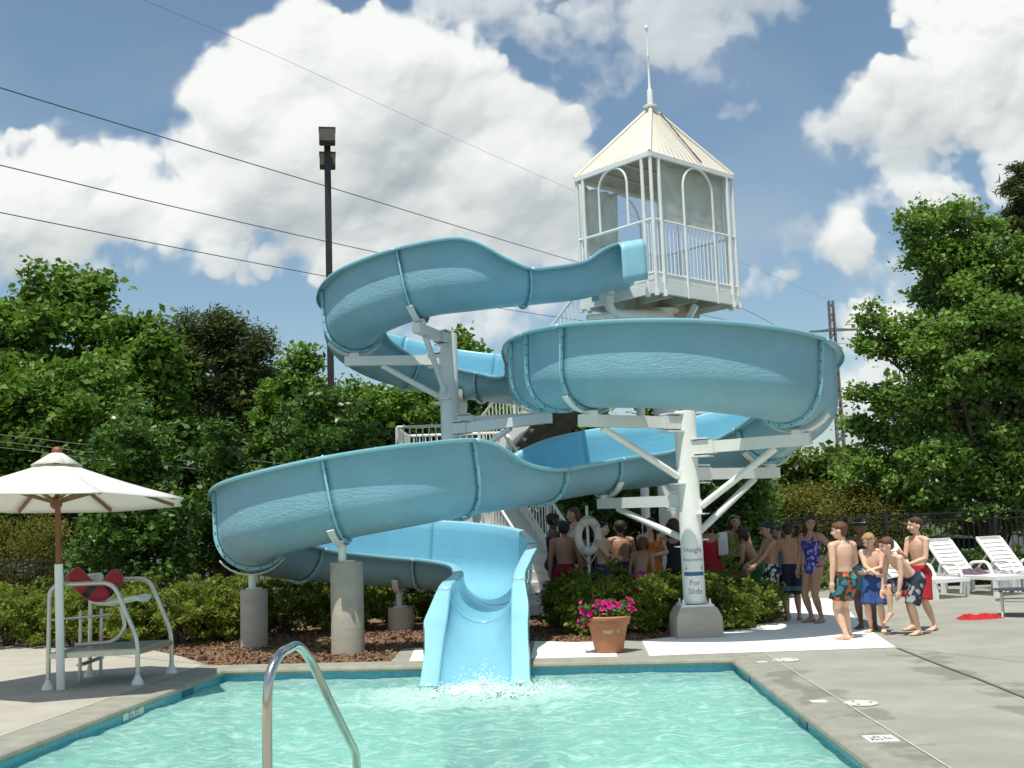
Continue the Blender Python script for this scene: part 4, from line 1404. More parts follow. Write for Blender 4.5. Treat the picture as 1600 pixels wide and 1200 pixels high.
fence('black picket fence behind the lounge chairs on the right', 3.2, 17.0, 23.9, 1.43)
fence('black picket fence in the shade behind the left hedge', -17.0, -2.9, 21.5, 1.14)

# lattice pylon
D_ = 140.0
pt, pb = at(1300, 470, D_), at(1321, 800, D_)
pmat('pylon_steel', (.20, .19, .18), .6, metal=.3, var=.15)
pylon = thing('transmission_pylon', 'slender steel lattice pylon standing left of the maple', 'pylon', (pb.x, D_, -.8))
mb = MB(); zt = pt.z + .8; hw0, hw1 = .48, .26
fw = lambda z: hw0 + (hw1 - hw0) * z / zt
for sx in (-1, 1):
    for sy in (-1, 1): mb.bar((sx * hw0, sy * hw0, 0), (sx * hw1, sy * hw1, zt), .17, .17)
z, k = 0.0, 0
while z < zt - .6:
    z2 = min(zt, z + .95); a, b = fw(z), fw(z2)
    for s in (-1, 1):
        q = s if k % 2 else -s
        mb.bar((-q * a, s * a, z), (q * b, s * b, z2), .09, .09); mb.bar((s * a, -q * a, z), (s * b, q * b, z2), .09, .09)
    z = z2; k += 1
mb.build('lattice_mast', 'pylon_steel' if 'pylon_steel' in MATS else 'chair_pipe', pylon)
zc = at(1303, 517, D_).z + .8
mb = MB().bar((-2.9, 0, zc), (3.2, 0, zc + .1), .20, .26).bar((-2.9, 0, zc), (0, 0, zc + .3), .08, .08).bar((3.2, 0, zc + .1), (0, 0, zc + .35), .08, .08)
mb.build('cross_arm', 'pylon_steel', pylon)
for x in (-2.85, 3.1):
    MB().tube([(x, 0, zc), (x, 0, zc - 1.55)], .09, 8).build('insulator', 'black_metal', pylon)


def wire(label, pts, r, group):
    P = []
    for px, py, d in pts: P.append(list(at(px, py, d)))
    # sagging smoothly between the measured points
    S = smoothpath(P, 1.2)
    tag(MB().tube([Vector(p) for p in S], r, 6).build('power_line', 'wire'), label, 'power line', group)


pmat('wire', (.10, .10, .10), .6, var=.05)
gw = 'overhead power lines'
wire('thick power line crossing above the other two down to the pylon arm', [(-260, 55, 34), (0, 137, 40), (250, 213, 48), (500, 288, 58), (880, 403, 85), (1155, 480, 118), (1268, 543, 140)], .024, gw)
wire('middle power line passing behind the lamp post', [(-260, 196, 38), (0, 258, 44), (250, 318, 52), (500, 375, 62), (840, 447, 88), (1155, 505, 122), (1268, 543, 139.5)], .024, gw)
wire('lowest power line meeting the lamp post just above the slide', [(-260, 279, 42), (0, 332, 48), (250, 382, 56), (500, 430, 66), (840, 491, 92), (1155, 530, 125), (1344, 538, 140)], .024, gw)
wire('hair thin high wire slanting across the white cloud', [(200, -10, 60), (420, 82, 70), (632, 180, 84), (860, 282, 100), (1100, 385, 120), (1303, 472, 140)], .010, gw)
gl_ = 'thin service wires in front of the left trees'
for k, (y0, y1, nm) in enumerate(((679, 712, 'topmost'), (690, 723, 'middle'), (699, 734, 'lowest'))):
    wire(nm + ' of the three thin pale service wires above the umbrella', [(-200, y0 - 20, 23.5), (0, y0, 23.5), (150, (y0 + y1) / 2 + 1, 23.5), (320, y1, 23.5), (620, y1 + 32, 23.5)], .009, gl_)

# lamp post
lb = at(517, 600, 26)
lp = thing('lamp_post', 'tall dark square lamp post with two box floodlights, left of the slide', 'lamp post', (lb.x, 26, -.6), math.atan2(-lb.x, 26))
ztop = at(511, 228, 26).z + .6
MB().box((0, 0, ztop / 2), (.155, .155, ztop)).build('pole', 'bronze_pole', lp)
pmat('lamp_housing', (.105, .10, .075), .5, var=.2, scale=6)
for (y, zc, nm) in ((-.32, ztop + .12, 'a'), (.34, ztop - .26, 'b')):
    mb = MB().box((0, y, zc), (.38, .40, .31)).box((0, y - .01, zc - .165), (.33, .34, .02))
    mb.bar((0, y * .55, zc - .05), (0, 0, zc - .09), .06, .06)
    mb.box((0, y, zc + .16), (.40, .42, .012))
    mb.build('floodlight', 'lamp_housing', lp)

# cars beyond the fence
pmat('car_blue', (.03, .06, .14), .25, metal=.3, var=.04, coat=.8)
pmat('car_silver', (.36, .42, .46), .25, metal=.6, var=.04, coat=.6)
pmat('car_navy', (.02, .028, .07), .25, metal=.3, var=.04, coat=.8)
pmat('car_glass', (.02, .03, .035), .06, var=0, spec=.8)
pmat('tyre', (.02, .02, .02), .9, var=.2)
pmat('lamp_glass', (.6, .6, .58), .15, var=.05)
pmat('tail_red', (.35, .02, .02), .2, var=.05)


def car(label, loc, rz, mat):
    t = thing('parked_car', label, 'car', loc, rz, 'cars parked beyond the fence')
    # stations along the length: (x, half width, z low, z belt) and the greenhouse above
    st = [(-2.2, .70, .42, .78), (-2.1, .82, .30, .92), (-1.5, .88, .24, .98), (0, .90, .22, .98), (1.0, .90, .22, .96), (1.75, .86, .26, .86), (2.15, .78, .32, .74), (2.25, .62, .40, .62)]
    mb = MB(); vs = []
    for x, w, z0, z1 in st:
        vs += [(x, -w * .92, z0), (x, -w, z0 + (z1 - z0) * .45), (x, -w * .93, z1), (x, w * .93, z1), (x, w, z0 + (z1 - z0) * .45), (x, w * .92, z0)]
    fs = []
    for i in range(len(st) - 1):
        for j in range(6): fs.append((i * 6 + j, i * 6 + (j + 1) % 6, (i + 1) * 6 + (j + 1) % 6, (i + 1) * 6 + j))
    fs += [(0, 1, 2, 3, 4, 5), tuple(range(len(st) * 6 - 1, len(st) * 6 - 7, -1))]
    mb.add(vs, fs)
    body = mb.build('body', mat, t, sharp=35)
    mb = MB(); vs = []
    for x, w, z in ((-1.75, .78, .97), (-1.25, .64, 1.40), (-.2, .65, 1.46), (.45, .64, 1.40), (1.15, .78, .95)): vs += [(x, -w, z), (x, w, z)]
    mb.add(vs, [(2, 3, 5, 4), (4, 5, 7, 6)])
    for a, b in (((-1.75, .78, .97), (-1.25, .64, 1.40)), ((.45, .64, 1.40), (1.15, .78, .95)), ((-.25, .84, .97), (-.25, .655, 1.455))):
        for s in (-1, 1): mb.bar((a[0], a[1] * s, a[2]), (b[0], b[1] * s, b[2]), .06, .05)
    for s in (-1, 1): mb.bar((-1.25, .645 * s, 1.40), (-.2, .655 * s, 1.46), .05, .05).bar((-.2, .655 * s, 1.46), (.45, .645 * s, 1.40), .05, .05)
    mb.build('roof', mat, t)
    for nm, q in (('windscreen', [(.46, -.60, 1.385), (.46, .60, 1.385), (1.14, .74, .955), (1.14, -.74, .955)]), ('rear_window', [(-1.26, .60, 1.385), (-1.26, -.60, 1.385), (-1.74, -.74, .975), (-1.74, .74, .975)])):
        MB().add(q, [(0, 1, 2, 3)]).build(nm, 'car_glass', t, smooth=False)
    for s in (-1, 1):
        MB().add([(-1.7, .77 * s, .975), (-1.24, .63 * s, 1.395), (-.28, .645 * s, 1.445), (-.28, .83 * s, .975)], [(0, 1, 2, 3)]).build('side_window', 'car_glass', t, smooth=False)
        MB().add([(-.20, .83 * s, .975), (-.20, .645 * s, 1.445), (.43, .63 * s, 1.39), (1.1, .77 * s, .955)], [(0, 1, 2, 3)]).build('side_window', 'car_glass', t, smooth=False)
        MB().box((2.16, .56 * s, .64), (.10, .26, .12)).build('headlight', 'lamp_glass', t)
        MB().box((-2.13, .60 * s, .78), (.10, .24, .13)).build('tail_light', 'tail_red', t)
        for x in (-1.35, 1.38):
            rot = Matrix.Rotation(R(90), 3, 'X')
            w = MB().lathe([(.20, -.10), (.31, -.10), (.33, -.06), (.33, .06), (.31, .10), (.20, .10)], (x, .82 * s, .33), 20, rot=rot).build('wheel', 'tyre', t)
            MB().lathe([(.02, -.105), (.19, -.105), (.2, .105), (.02, .105)], (x, .82 * s, .33), 12, rot=rot).build('rim', 'car_silver', w)


c1 = at(1470, 838, 27.5); car('pale silver blue car beyond the fence, behind the first lounge chair', (c1.x - .3, 28.0, -.62), R(175), 'car_silver')
c1 = at(1575, 838, 27.5); car('dark blue car beyond the fence, behind the maple trunk', (c1.x + .9, 28.2, -.60), R(90), 'car_blue')
c1 = at(10, 910, 26.5); car('navy blue car glimpsed through the fence at the left edge', (c1.x - .6, 26.2, -.68), R(178), 'car_navy')

# ------------------------------------------------------------------ lifeguard chair, rescue tube, umbrella
lc = thing('lifeguard_chair', 'low tubular lifeguard chair with a grey deck and a white bucket seat', 'lifeguard chair', (-4.4, 12.1, 0))
A, B_, C_, D2 = gnd(75, 1078), gnd(215, 1070), gnd(268, 1052), gnd(140, 1058)


def bend(pts, r=.10, n=5):
    """round the corners of a polyline"""
    pts = [Vector(p) for p in pts]; out = [pts[0]]
    for i in range(1, len(pts) - 1):
        a, b, c = pts[i - 1], pts[i], pts[i + 1]
        u, w = (a - b), (c - b)
        rr = min(r, u.length * .45, w.length * .45)
        p, q = b + u.normalized() * rr, b + w.normalized() * rr
        for k in range(n + 1):
            t = k / n
            out.append(p * (1 - t) ** 2 + b * (2 * t * (1 - t)) + q * t ** 2)
    out.append(pts[-1]); return out


def up(p, z): return Vector((p.x, p.y, z))


ZP, ZR = .37, 1.06
for f0, f1 in ((A, B_), (D2, C_)):
    d = f1 - f0
    m = f0 + d * .72
    MB().tube(bend([up(f0, .0), up(f0, ZR), up(m, ZR), up(f1, ZP + .08), up(f1, 0)], .13), .024, 10).build('side_rail', 'chair_pipe', lc, world=True)
for p in (A, B_, C_, D2):
    MB().lathe([(.065, 0), (.06, .03), (.03, .085), (.028, .10)], p, 12).build('foot', 'white_paint', lc, world=True)
mb = MB()
for k in range(6):
    t0 = (k + .04) / 6; t1 = (k + .96) / 6
    a0, a1 = A.lerp(D2, t0), A.lerp(D2, t1); b0, b1 = B_.lerp(C_, t0), B_.lerp(C_, t1)
    mb.prism([tuple(p[:2]) for p in (a0, b0, b1, a1)], ZP - .02, ZP)
mb.bar(up(A, ZP - .035), up(B_, ZP - .035), .035, .05).bar(up(D2, ZP - .035), up(C_, ZP - .035), .035, .05).bar(up(A, ZP - .035), up(D2, ZP - .035), .035, .05).bar(up(B_, ZP - .035), up(C_, ZP - .035), .035, .05)
mb.build('deck', 'chair_deck' if 'chair_deck' in MATS else 'chair_pipe', lc, world=True)
# rear ladder
e1, e2 = A + (D2 - A) * .36, A + (D2 - A) * .95
e1, e2 = e1 + Vector((.10, .18, 0)), e2 + Vector((.10, .12, 0))
mb = MB().tube([up(e1, 0), up(e1, .74)], .02, 8).tube([up(e2, 0), up(e2, .74)], .02, 8)
mb.build('ladder_rail', 'chair_pipe', lc, world=True)
mb = MB().tube([up(e1, .18), up((e1 + e2) / 2, .19), up(e2, .20)], [(.045, .016)] * 3, 8).build('ladder_step', 'chair_pipe', lc, world=True)
MB().tube([up(A, .70), up(A + (B_ - A) * .62 + Vector((0, .2, 0)), .72)], .013, 8).build('cross_rail', 'chair_pipe', lc, world=True)
sc = A + (B_ - A) * .52 + (D2 - A) * .5
MB().tube(bend([up(A + (D2 - A) * .5 + Vector((.05, 0, 0)), ZP + .03), up(sc + Vector((.0, 0, 0)), ZP + .04), up(sc + Vector((.12, 0, 0)), .56), up(sc + Vector((.06, 0, 0)), .79)], .12), .022, 10).build('seat_pedestal', 'chair_pipe', lc, world=True)
pmat('seat_plastic', (.72, .72, .64), .45, var=.05)
mb = MB(); vs = []
prof = [(-.275, .35), (-.285, .30), (-.27, .16), (-.24, .05), (-.17, .01), (-.05, 0), (.12, .02), (.24, .045), (.30, .03)]
for y in (-.22, -.19, -.10, 0, .10, .19, .22):
    for j_, (x, z) in enumerate(prof): vs.append((sc.x + .02 + x + ((.03 if abs(y) > .2 else .01) if j_ < 4 and abs(y) > .15 else 0), sc.y + y, .80 + z + ((.03 if abs(y) > .2 else .015 if abs(y) > .15 else 0) if j_ > 2 else -.03 * (abs(y) > .2) * (j_ < 2))))
k = len(prof)
mb.add(vs, [(i * k + j, (i + 1) * k + j, (i + 1) * k + j + 1, i * k + j + 1) for i in range(6) for j in range(k - 1)])
o = mb.build('seat', 'seat_plastic', lc, world=True, sharp=80); so = o.modifiers.new('shell', 'SOLIDIFY'); so.thickness = .034
MB().bar((sc.x - .275, sc.y - .14, .97), (sc.x - .275, sc.y + .14, .97), .02, .18).build('back_pad', 'black_metal', lc, world=True)
pmat('rescue_red', (.32, .012, .02), .5, var=.12, scale=6, bump=.1, bscale=30)
pts = [at(111, 893, 11.95), at(120, 902, 11.98), at(132, 915, 12.0), at(145, 925, 12.05), at(158, 926, 12.1), at(170, 915, 12.2), at(180, 903, 12.3), at(187, 897, 12.35)]
mb = MB().tube([Vector(p) for p in smoothpath([list(p) for p in pts], .03)], .08, 14)
# flatten a touch and taper the ends
n = len(mb.v) // 14
mb.v = []; mb.f = []; mb.m = []
S = [Vector(p) for p in smoothpath([list(p) for p in pts], .03)]
mb.tube(S, [(.072 * min(1, .62 + .3 * min(i, len(S) - 1 - i)), .095 * min(1, .62 + .3 * min(i, len(S) - 1 - i))) for i in range(len(S))], 14)
ro = thing('rescue_tube', 'dark red rescue tube bent in a V over the lifeguard seat', 'rescue tube', (-4.5, 12.1, .95))
mb.build('foam_tube', 'rescue_red', ro, world=True)
for f in (.36, .64):
    i = int(len(S) * f)
    MB().tube([S[i - 1], S[i + 1]], .098, 14).build('strap', 'black_metal', ro, world=True)

um = thing('umbrella', 'white market umbrella on a wooden pole beside the lifeguard chair', 'umbrella', gnd(95, 1078))
ub = gnd(95, 1078)
uc = at(89, 720, 11.65)
pmat('canvas', (.86, .85, .79), .85, var=.03, scale=3, bump=.08, bscale=8, trans=.30)
pmat('teak', (.22, .085, .035), .55, var=.25, scale=12, stretch=(1, 1, .15))
pmat('teak_rib', (.23, .13, .05), .6, var=.2, scale=12)
ptop = Vector((uc.x, uc.y, uc.z))
pmid = ub.lerp(ptop, .545)
MB().tube([ub, pmid], .042, 14).build('pole_sleeve', 'white_paint', um, world=True)
MB().tube([pmid, ptop], .029, 12).build('pole', 'teak', um, world=True)
MB().ball(ptop + Vector((0, 0, .10)), (.055, .055, .05), 14, 9).build('finial', 'teak', um, world=True)
Rr, ZEd = 1.36, 1.92
tips = [Vector((ptop.x + Rr * math.cos(R(-5 + 45 * k)), ptop.y + Rr * math.sin(R(-5 + 45 * k)), ZEd - .015 - .075 * math.sin(R(-5 + 45 * k)))) for k in range(8)]
apx = ptop + Vector((0, 0, .015))
mb = MB(); NS = 6
for k in range(8):
    a, b = tips[k], tips[(k + 1) % 8]
    grid = []
    for i in range(NS + 1):
        t = .12 + .88 * i / NS
        row = []
        for j in range(7):
            s = j / 6
            p = apx.lerp(a.lerp(b, s), t)
            p.z -= .026 * math.sin(math.pi * s) * t * (1 - .5 * t) + .02 * math.sin(math.pi * t)
            if i == NS: p += (ptop - p) * .02 * math.sin(math.pi * s)
            row.append(p)
        grid.append(row)
    o = len(mb.v); vs = [p for r_ in grid for p in r_]
    mb.add(vs, [(i * 7 + j, (i + 1) * 7 + j, (i + 1) * 7 + j + 1, i * 7 + j + 1) for i in range(NS) for j in range(6)])
    e = [grid[NS][j] for j in range(7)]
    mb.add(e + [p - Vector((0, 0, .012)) for p in e], [(j, 7 + j, 8 + j, j + 1) for j in range(6)])
can = mb.build('canopy', 'canvas', um, world=True, sharp=18)
so = can.modifiers.new('cloth', 'SOLIDIFY'); so.thickness = .004
mb = MB()
for k in range(8):
    a, b = tips[k], tips[(k + 1) % 8]
    c0, c1 = apx + Vector((0, 0, .06)), apx + Vector((0, 0, .06))
    r0 = [apx.lerp(a, .195) + Vector((0, 0, .020)), apx.lerp(a.lerp(b, .5), .190) + Vector((0, 0, .027)), apx.lerp(b, .195) + Vector((0, 0, .020))]
    r1 = [apx.lerp(p, .06) + Vector((0, 0, .080)) for p in (a, a.lerp(b, .5), b)]
    mb.add([apx + Vector((0, 0, .088))] + r1 + r0, [(0, 1, 2), (0, 2, 3), (1, 4, 5, 2), (2, 5, 6, 3)])
o = mb.build('vent', 'canvas', can, world=True, sharp=18); so = o.modifiers.new('cloth', 'SOLIDIFY'); so.thickness = .004
hub = ptop - Vector((0, 0, .44))
MB().lathe([(.03, -.06), (.06, -.03), (.06, .05), (.03, .07)], hub, 12).build('hub', 'teak', um, world=True)
for k in range(8):
    a = apx - Vector((0, 0, .055)); b = (tips[k] - Vector((0, 0, .035))).lerp(apx, .07)
    rb = MB().bar(a.lerp(b, .03), b, .022, .034).build('rib', 'teak_rib', um, world=True)
    MB().bar(hub, a.lerp(b, .48) - Vector((0, 0, .02)), .022, .03).build('strut', 'teak_rib', rb, world=True)

# ------------------------------------------------------------------ pool rail in the foreground
gr = thing('grab_rail', 'polished steel pool grab rail in the foreground', 'grab rail', (-1.05, 5.1, 0))
k5 = [at(418, 1300, 5.0), at(418, 1190, 5.0), at(418, 1090, 5.0), at(421, 1058, 5.02), at(434, 1027, 5.10), at(452, 1013, 5.3), at(468, 1011, 5.52), at(484, 1030, 5.62), at(515, 1095, 5.78), at(545, 1155, 5.93), at(555, 1176, 5.99), at(558, 1205, 6.03), at(559, 1400, 6.1)]
k5[0].z = .0; k5[0].x = k5[1].x; k5[0].y = 5.0
k5[-1] = Vector((k5[-2].x, 6.08, -1.0))
S = smoothpath([list(p) for p in k5], .018)
MB().tube([Vector(p) for p in S], .0222, 18).build('tube', 'steel', gr, world=True, sharp=80)
MB().lathe([(.06, .008), (.058, .02), (.03, .03), (.026, .05)], (k5[0].x, 5.0, 0), 18).build('escutcheon', 'steel', gr, world=True)

# ------------------------------------------------------------------ deck details
pmat('plastic_white', (.80, .80, .76), .4, var=.03)
pmat('plastic_lid', (.62, .60, .52), .5, var=.08, scale=5)


def lid(px, py, r, label):
    p = gnd(px, py)
    t = thing('skimmer_lid', label, 'skimmer lid', (p.x, p.y, .004), group='round skimmer lids in the right deck')
    MB().lathe([(r, 0), (r, .006), (r * .93, .007), (r * .92, .005), (r * .5, .006), (r * .06, .006)], (0, 0, 0), 28).build('cover', 'plastic_lid', t)
    mb = MB()
    for a in (0, 2.1, 4.2): mb.lathe([(.012, .007), (.012, .009)], (r * .6 * math.cos(a), r * .6 * math.sin(a), 0), 8)
    mb.build('screw', 'black_metal', t)


lid(1345, 1100, .135, 'nearer round white skimmer lid on the joint of the right deck')
lid(1228, 1032, .14, 'farther round white skimmer lid near the pool corner')


def marker(label, px, py, w, h, txt, rz=0.0, ts=.09):
    p = gnd(px, py)
    t = thing('depth_marker', label, 'marker', (p.x, p.y, .012), rz)
    MB().box((0, 0, 0), (w, h, .008)).build('tile', 'tile_white', t)
    if txt:
        mb = MB()
        for (s, x, y, sz) in txt:
            mb = MB(); text_mesh(s, sz, mb, lambda a, b, x=x, y=y: Vector((a + x, b + y, .0055)))
            mb.build('lettering', 'ink_black', t, smooth=False)


marker('white depth tile with black figures on the near right coping', 1376, 1157, .21, .20, [('3½', 0, -.005, .12), ('FT', 0, -.085, .085)], R(88), .09)
marker('small white plate inset in the coping beside the nearer lid', 1279, 1098, .13, .09, None, R(3))
marker('tiny white plate in the coping near the pool corner', 1190, 1036, .11, .07, None, R(3))
# dark tiles and figures in the waterline band
def on_edge(a, b, t0, t1, z0, z1, inward=.004):
    d = (b - a); n = Vector((-d.y, d.x, 0)).normalized()
    f = lambda t, z: Vector((a.x + d.x * t + n.x * inward, a.y + d.y * t + n.y * inward, z))
    return f


for (a, b, t, lab) in ((TILE[1], TILE[2], .55, 'nearer navy step marker tile in the right waterline band'), (TILE[1], TILE[2], .90, 'farther navy step marker tile near the right pool corner'), (TILE[0], TILE[3], .86, 'navy step marker tile in the left waterline band')):
    d = (b - a).normalized(); n = Vector((-d.y, d.x, 0)) * (1 if a is TILE[1] else -1)
    c = a.lerp(b, t) + n * .004
    mb = MB().bar(c - d * .15 + Vector((0, 0, -.105)), c + d * .15 + Vector((0, 0, -.105)), .007, .10)
    tag(mb.build('step_marker', 'tile_navy'), lab, 'tile')
for (a, b, t, lab, sgn) in ((TILE[1], TILE[2], .28, 'depth figures on the right waterline band', 1), (TILE[0], TILE[3], .68, 'depth figures on the left waterline band', -1)):
    d = (b - a).normalized(); n = Vector((-d.y, d.x, 0)) * sgn
    c = a.lerp(b, t) + n * .004
    root = thing('depth_marker', lab, 'marker', c)
    MB().bar(c - d * .22 + Vector((0, 0, -.09)), c + d * .22 + Vector((0, 0, -.09)), .006, .066).build('tile', 'tile_pale' if 'tile_pale' in MATS else 'tile_white', root, world=True)
    dd = d * (-sgn)
    for word, off in (('3½', -.07), ('FT', .07)):
        mb = MB(); text_mesh(word, .085, mb, lambda x, y: c + n * .0045 + dd * (x + off) + Vector((0, 0, y - .118)))
        mb.build('lettering', 'ink_black', root, world=True, smooth=False)
# joints and damp patches
mb = MB()
def strip(p, q_, w, z):
    d = (q_ - p).normalized(); n = Vector((-d.y, d.x, 0)) * w / 2
    mb.add([up(p - n, z), up(q_ - n, z), up(q_ + n, z), up(p + n, z)], [(0, 1, 2, 3)])
strip(COPE[2] + Vector((0.01, .0, 0)), COPE[1] + Vector((.01, 0, 0)), .015, .012); strip(COPE[3] + Vector((-.01, 0, 0)), COPE[0] + Vector((-.01, 0, 0)), .016, .012)
tag(mb.build('deck_joint', 'caulk', smooth=False), kind='structure')
mb = MB()
jp = [gnd(1402, 1013), gnd(1470, 1040), gnd(1530, 1062), gnd(1605, 1092), gnd(1750, 1145)]
for a, b in zip(jp[:-1], jp[1:]): strip(a, b, .035, .010)
strip(gnd(1145, 1020), gnd(1145, 1021), .01, .01)
strip(gnd(1600, 1035), gnd(1400, 1013), .012, .009)
strip(far_edge(330), Vector((-9, 18, 0)), .012, .009)
tag(mb.build('deck_joint', 'joint_dirt', smooth=False), kind='structure')
# flower pot
pmat('terracotta', (.42, .185, .095), .85, var=.14, scale=7, bump=.15, bscale=40, var2=.12, scale2=3)
pmat('lime_bloom', (.55, .42, .34), .9, var=.1, scale=12)
pp = gnd(952, 1019)
pot = thing('flower_pot', 'round terracotta pot on the white path at the poolside', 'flower pot', pp, R(10))
mb = MB().lathe([(.01, .0), (.155, .0), (.165, .02), (.195, .17), (.222, .30), (.225, .315), (.245, .32), (.252, .335), (.252, .375), (.268, .385), (.272, .41), (.258, .425), (.235, .42), (.228, .37), (.01, .36)], (0, 0, 0), 40)
mb.build('bowl', 'terracotta', pot)
mb = MB()
for k in range(9):
    a0 = -2.1 + k * .1
    zlo = .235 - .05 * math.sin(k * .8) * (k / 9); r_ = lambda z: .165 + (z - .02) * .205 + .002
    ring_ = []
    w = lambda a, z: Vector((r_(z) * math.cos(a), r_(z) * math.sin(a), z))
    mb.add([w(a0, zlo), w(a0 + .1, zlo + .005), w(a0 + .1, .275 - .01 * (k % 2)), w(a0, .27)], [(0, 1, 2, 3)])
mb.build('lime_stain', 'lime_bloom', pot, smooth=False)
rgf = np.random.default_rng(4)
pl = thing('petunia_plant', 'magenta petunias spilling over the terracotta pot', 'flowers', pp + Vector((0, 0, .36)))
bl_ = [(0, 0, .10, .24, .22, .10), (-.22, -.04, .10, .13, .12, .11), (.18, .0, .10, .12, .1, .08), (.05, .05, .17, .16, .12, .09)]
Pf = crown_points(bl_, 1500, .03, rgf, .3)
leaf_object('foliage', Pf, .06, .03, 'petunia_leaf', pl, rgf)
mb = MB()
blooms = [(rgf.normal(-.26, .05), rgf.normal(-.05, .06), rgf.normal(.08, .055)) for _ in range(38)] + [(rgf.normal(.0, .11), rgf.normal(-.02, .1), rgf.normal(.19, .03)) for _ in range(30)] + [(rgf.normal(.25, .04), rgf.normal(-.02, .06), rgf.normal(.17, .04)) for _ in range(12)]
for c in blooms:
    c = Vector(c); d = (c - Vector((0, 0, -.02))).normalized() + Vector((0, -.3, .2)); d.normalize()
    u = d.cross(Vector((0, 0, 1))).normalized(); w = d.cross(u)
    rr_ = rgf.uniform(.028, .042)
    vs = [c - d * .02] + [c + (u * math.cos(a * math.pi / 5) + w * math.sin(a * math.pi / 5)) * rr_ * (1 if a % 2 else .82) + d * .006 for a in range(10)]
    mb.add(vs, [(0, 1 + a, 1 + (a + 1) % 10) for a in range(10)])
mb.build('blossoms', 'petunia', pl)

# splash where the flume enters the water
pmat('foam', (.85, .92, .90), .5, var=.03)
rgs = np.random.default_rng(8)
mb = MB()
for k in range(3600):
    a = rgs.uniform(0, 2 * math.pi); r_ = abs(rgs.normal(0, .34)); x, y = -.40 + r_ * math.cos(a) * 1.4, 11.42 + r_ * math.sin(a) * .85
    h = rgs.exponential(.055) * math.exp(-r_ * 2.4)
    s = rgs.uniform(.002, .0062)
    mb.ball((x, y, WL + .012 + h), (s * 1.5, s * 1.4, s), 5, 3)
for k in range(230):
    r_ = abs(rgs.normal(0, .27)); a = rgs.uniform(0, 2 * math.pi)
    s = rgs.uniform(.010, .028)
    mb.ball((-.42 + r_ * math.cos(a) * 1.5, 11.45 + r_ * math.sin(a) * .8, WL + rgs.uniform(-.012, .012) + .03 * math.exp(-(r_ / .2) ** 2)), (s * 1.8, s * 1.5, s * .5), 7, 5)
o = mb.build('splash_foam', 'foam'); tag(o, 'white splash foaming at the end of the slide', kind='stuff')

# ------------------------------------------------------------------ loungers, table, towels, ring
pmat('lounger_white', (.82, .83, .79), .35, var=.03, scale=4)


def make_lounger(label, loc, rz, back=50):
    t = thing('lounge_chair', label, 'lounge chair', loc, rz, 'white plastic lounge chairs on the right deck')
    # local: +x towards the feet, seat hinge at x=0
    mb = MB()
    W = .34
    mb.box((.58, -W, .30), (1.22, .055, .06)).box((.58, W, .30), (1.22, .055, .06)).box((-.42, -W, .30), (.84, .055, .06)).box((-.42, W, .30), (.84, .055, .06)).box((1.19, 0, .30), (.06, .70, .06)).box((-.83, 0, .29), (.05, .70, .05))
    mb.build('frame', 'lounger_white', t)
    mb = MB()
    for k in range(9):
        mb.box((.08 + k * .125, 0, .325), (.107, .64, .018))
    mb.build('seat_slats', 'lounger_white', t)
    mb = MB(); a = R(back); dx, dz = -math.cos(a), math.sin(a); L = .78
    rot = Matrix.Rotation(a, 3, 'Y')
    pt = lambda s: Vector((dx * s - .0, 0, .325 + dz * s))
    for k in range(8): mb.box(pt(.05 + k * .095), (.072, .50, .018), rot)
    for y in (-.28, .28): mb.box(pt(L / 2) + Vector((0, y, 0)), (L, .075, .03), rot)
    for k in range(4): mb.box(pt(L + .012 - k * .004) , (.07, .60 - .03 * k, .026), rot)
    bk = mb.build('backrest', 'lounger_white', t)
    MB().bar((dx * .5, -.2, .33 + dz * .5), (-.68, -.2, .32), .03, .03).bar((dx * .5, .2, .33 + dz * .5), (-.68, .2, .32), .03, .03).build('back_prop', 'lounger_white', t)
    for x, y in ((1.12, -W), (1.12, W), (-.10, -W), (-.10, W), (-.78, -W), (-.78, W)):
        MB().box((x, y, .15), (.085, .05, .30)).build('leg', 'lounger_white', t)
    for y in (-W - .02, W + .02):
        MB().tube(bend([(-.16, y, .31), (-.12, y, .52), (.28, y, .54), (.40, y, .30), (.34, y, .02)], .09), [(.026, .034)] * len(bend([(0, 0, 0), (0, 0, 1), (1, 0, 1), (1, 0, 0), (2, 0, 0)], .09)), 8).build('arm', 'lounger_white', t)
    return t


g1 = at(1502, 900, 20.6); g0 = at(1412, 900, 20.4); g2 = at(1583, 896, 20.9)
RZ = math.atan2(-.92, .39)
make_lounger('white lounge chair with a dark patterned towel, beside the boy in red shorts', (g1.x, g1.y, 0), RZ)
make_lounger('white lounge chair partly hidden behind the bending boy', (g0.x, g0.y, 0), RZ)
make_lounger('white lounge chair with a pale towel hanging off its side, behind the round table', (g2.x, g2.y, 0), RZ)
make_lounger('white lounge chair cut off by the right edge of the photo', (g2.x + 1.02, g2.y + .15, 0), RZ)
pmat('towel_dark', (.10, .05, .09), .95, var=.8, scale=14, tint=(.4, .35, .4))
pmat('towel_pale', (.55, .55, .60), .95, var=.12, scale=14)
pmat('towel_pink', (.62, .18, .28), .95, var=.6, scale=12, tint=(.6, .6, .6))
pmat('towel_red', (.45, .012, .015), .9, var=.15, scale=10)


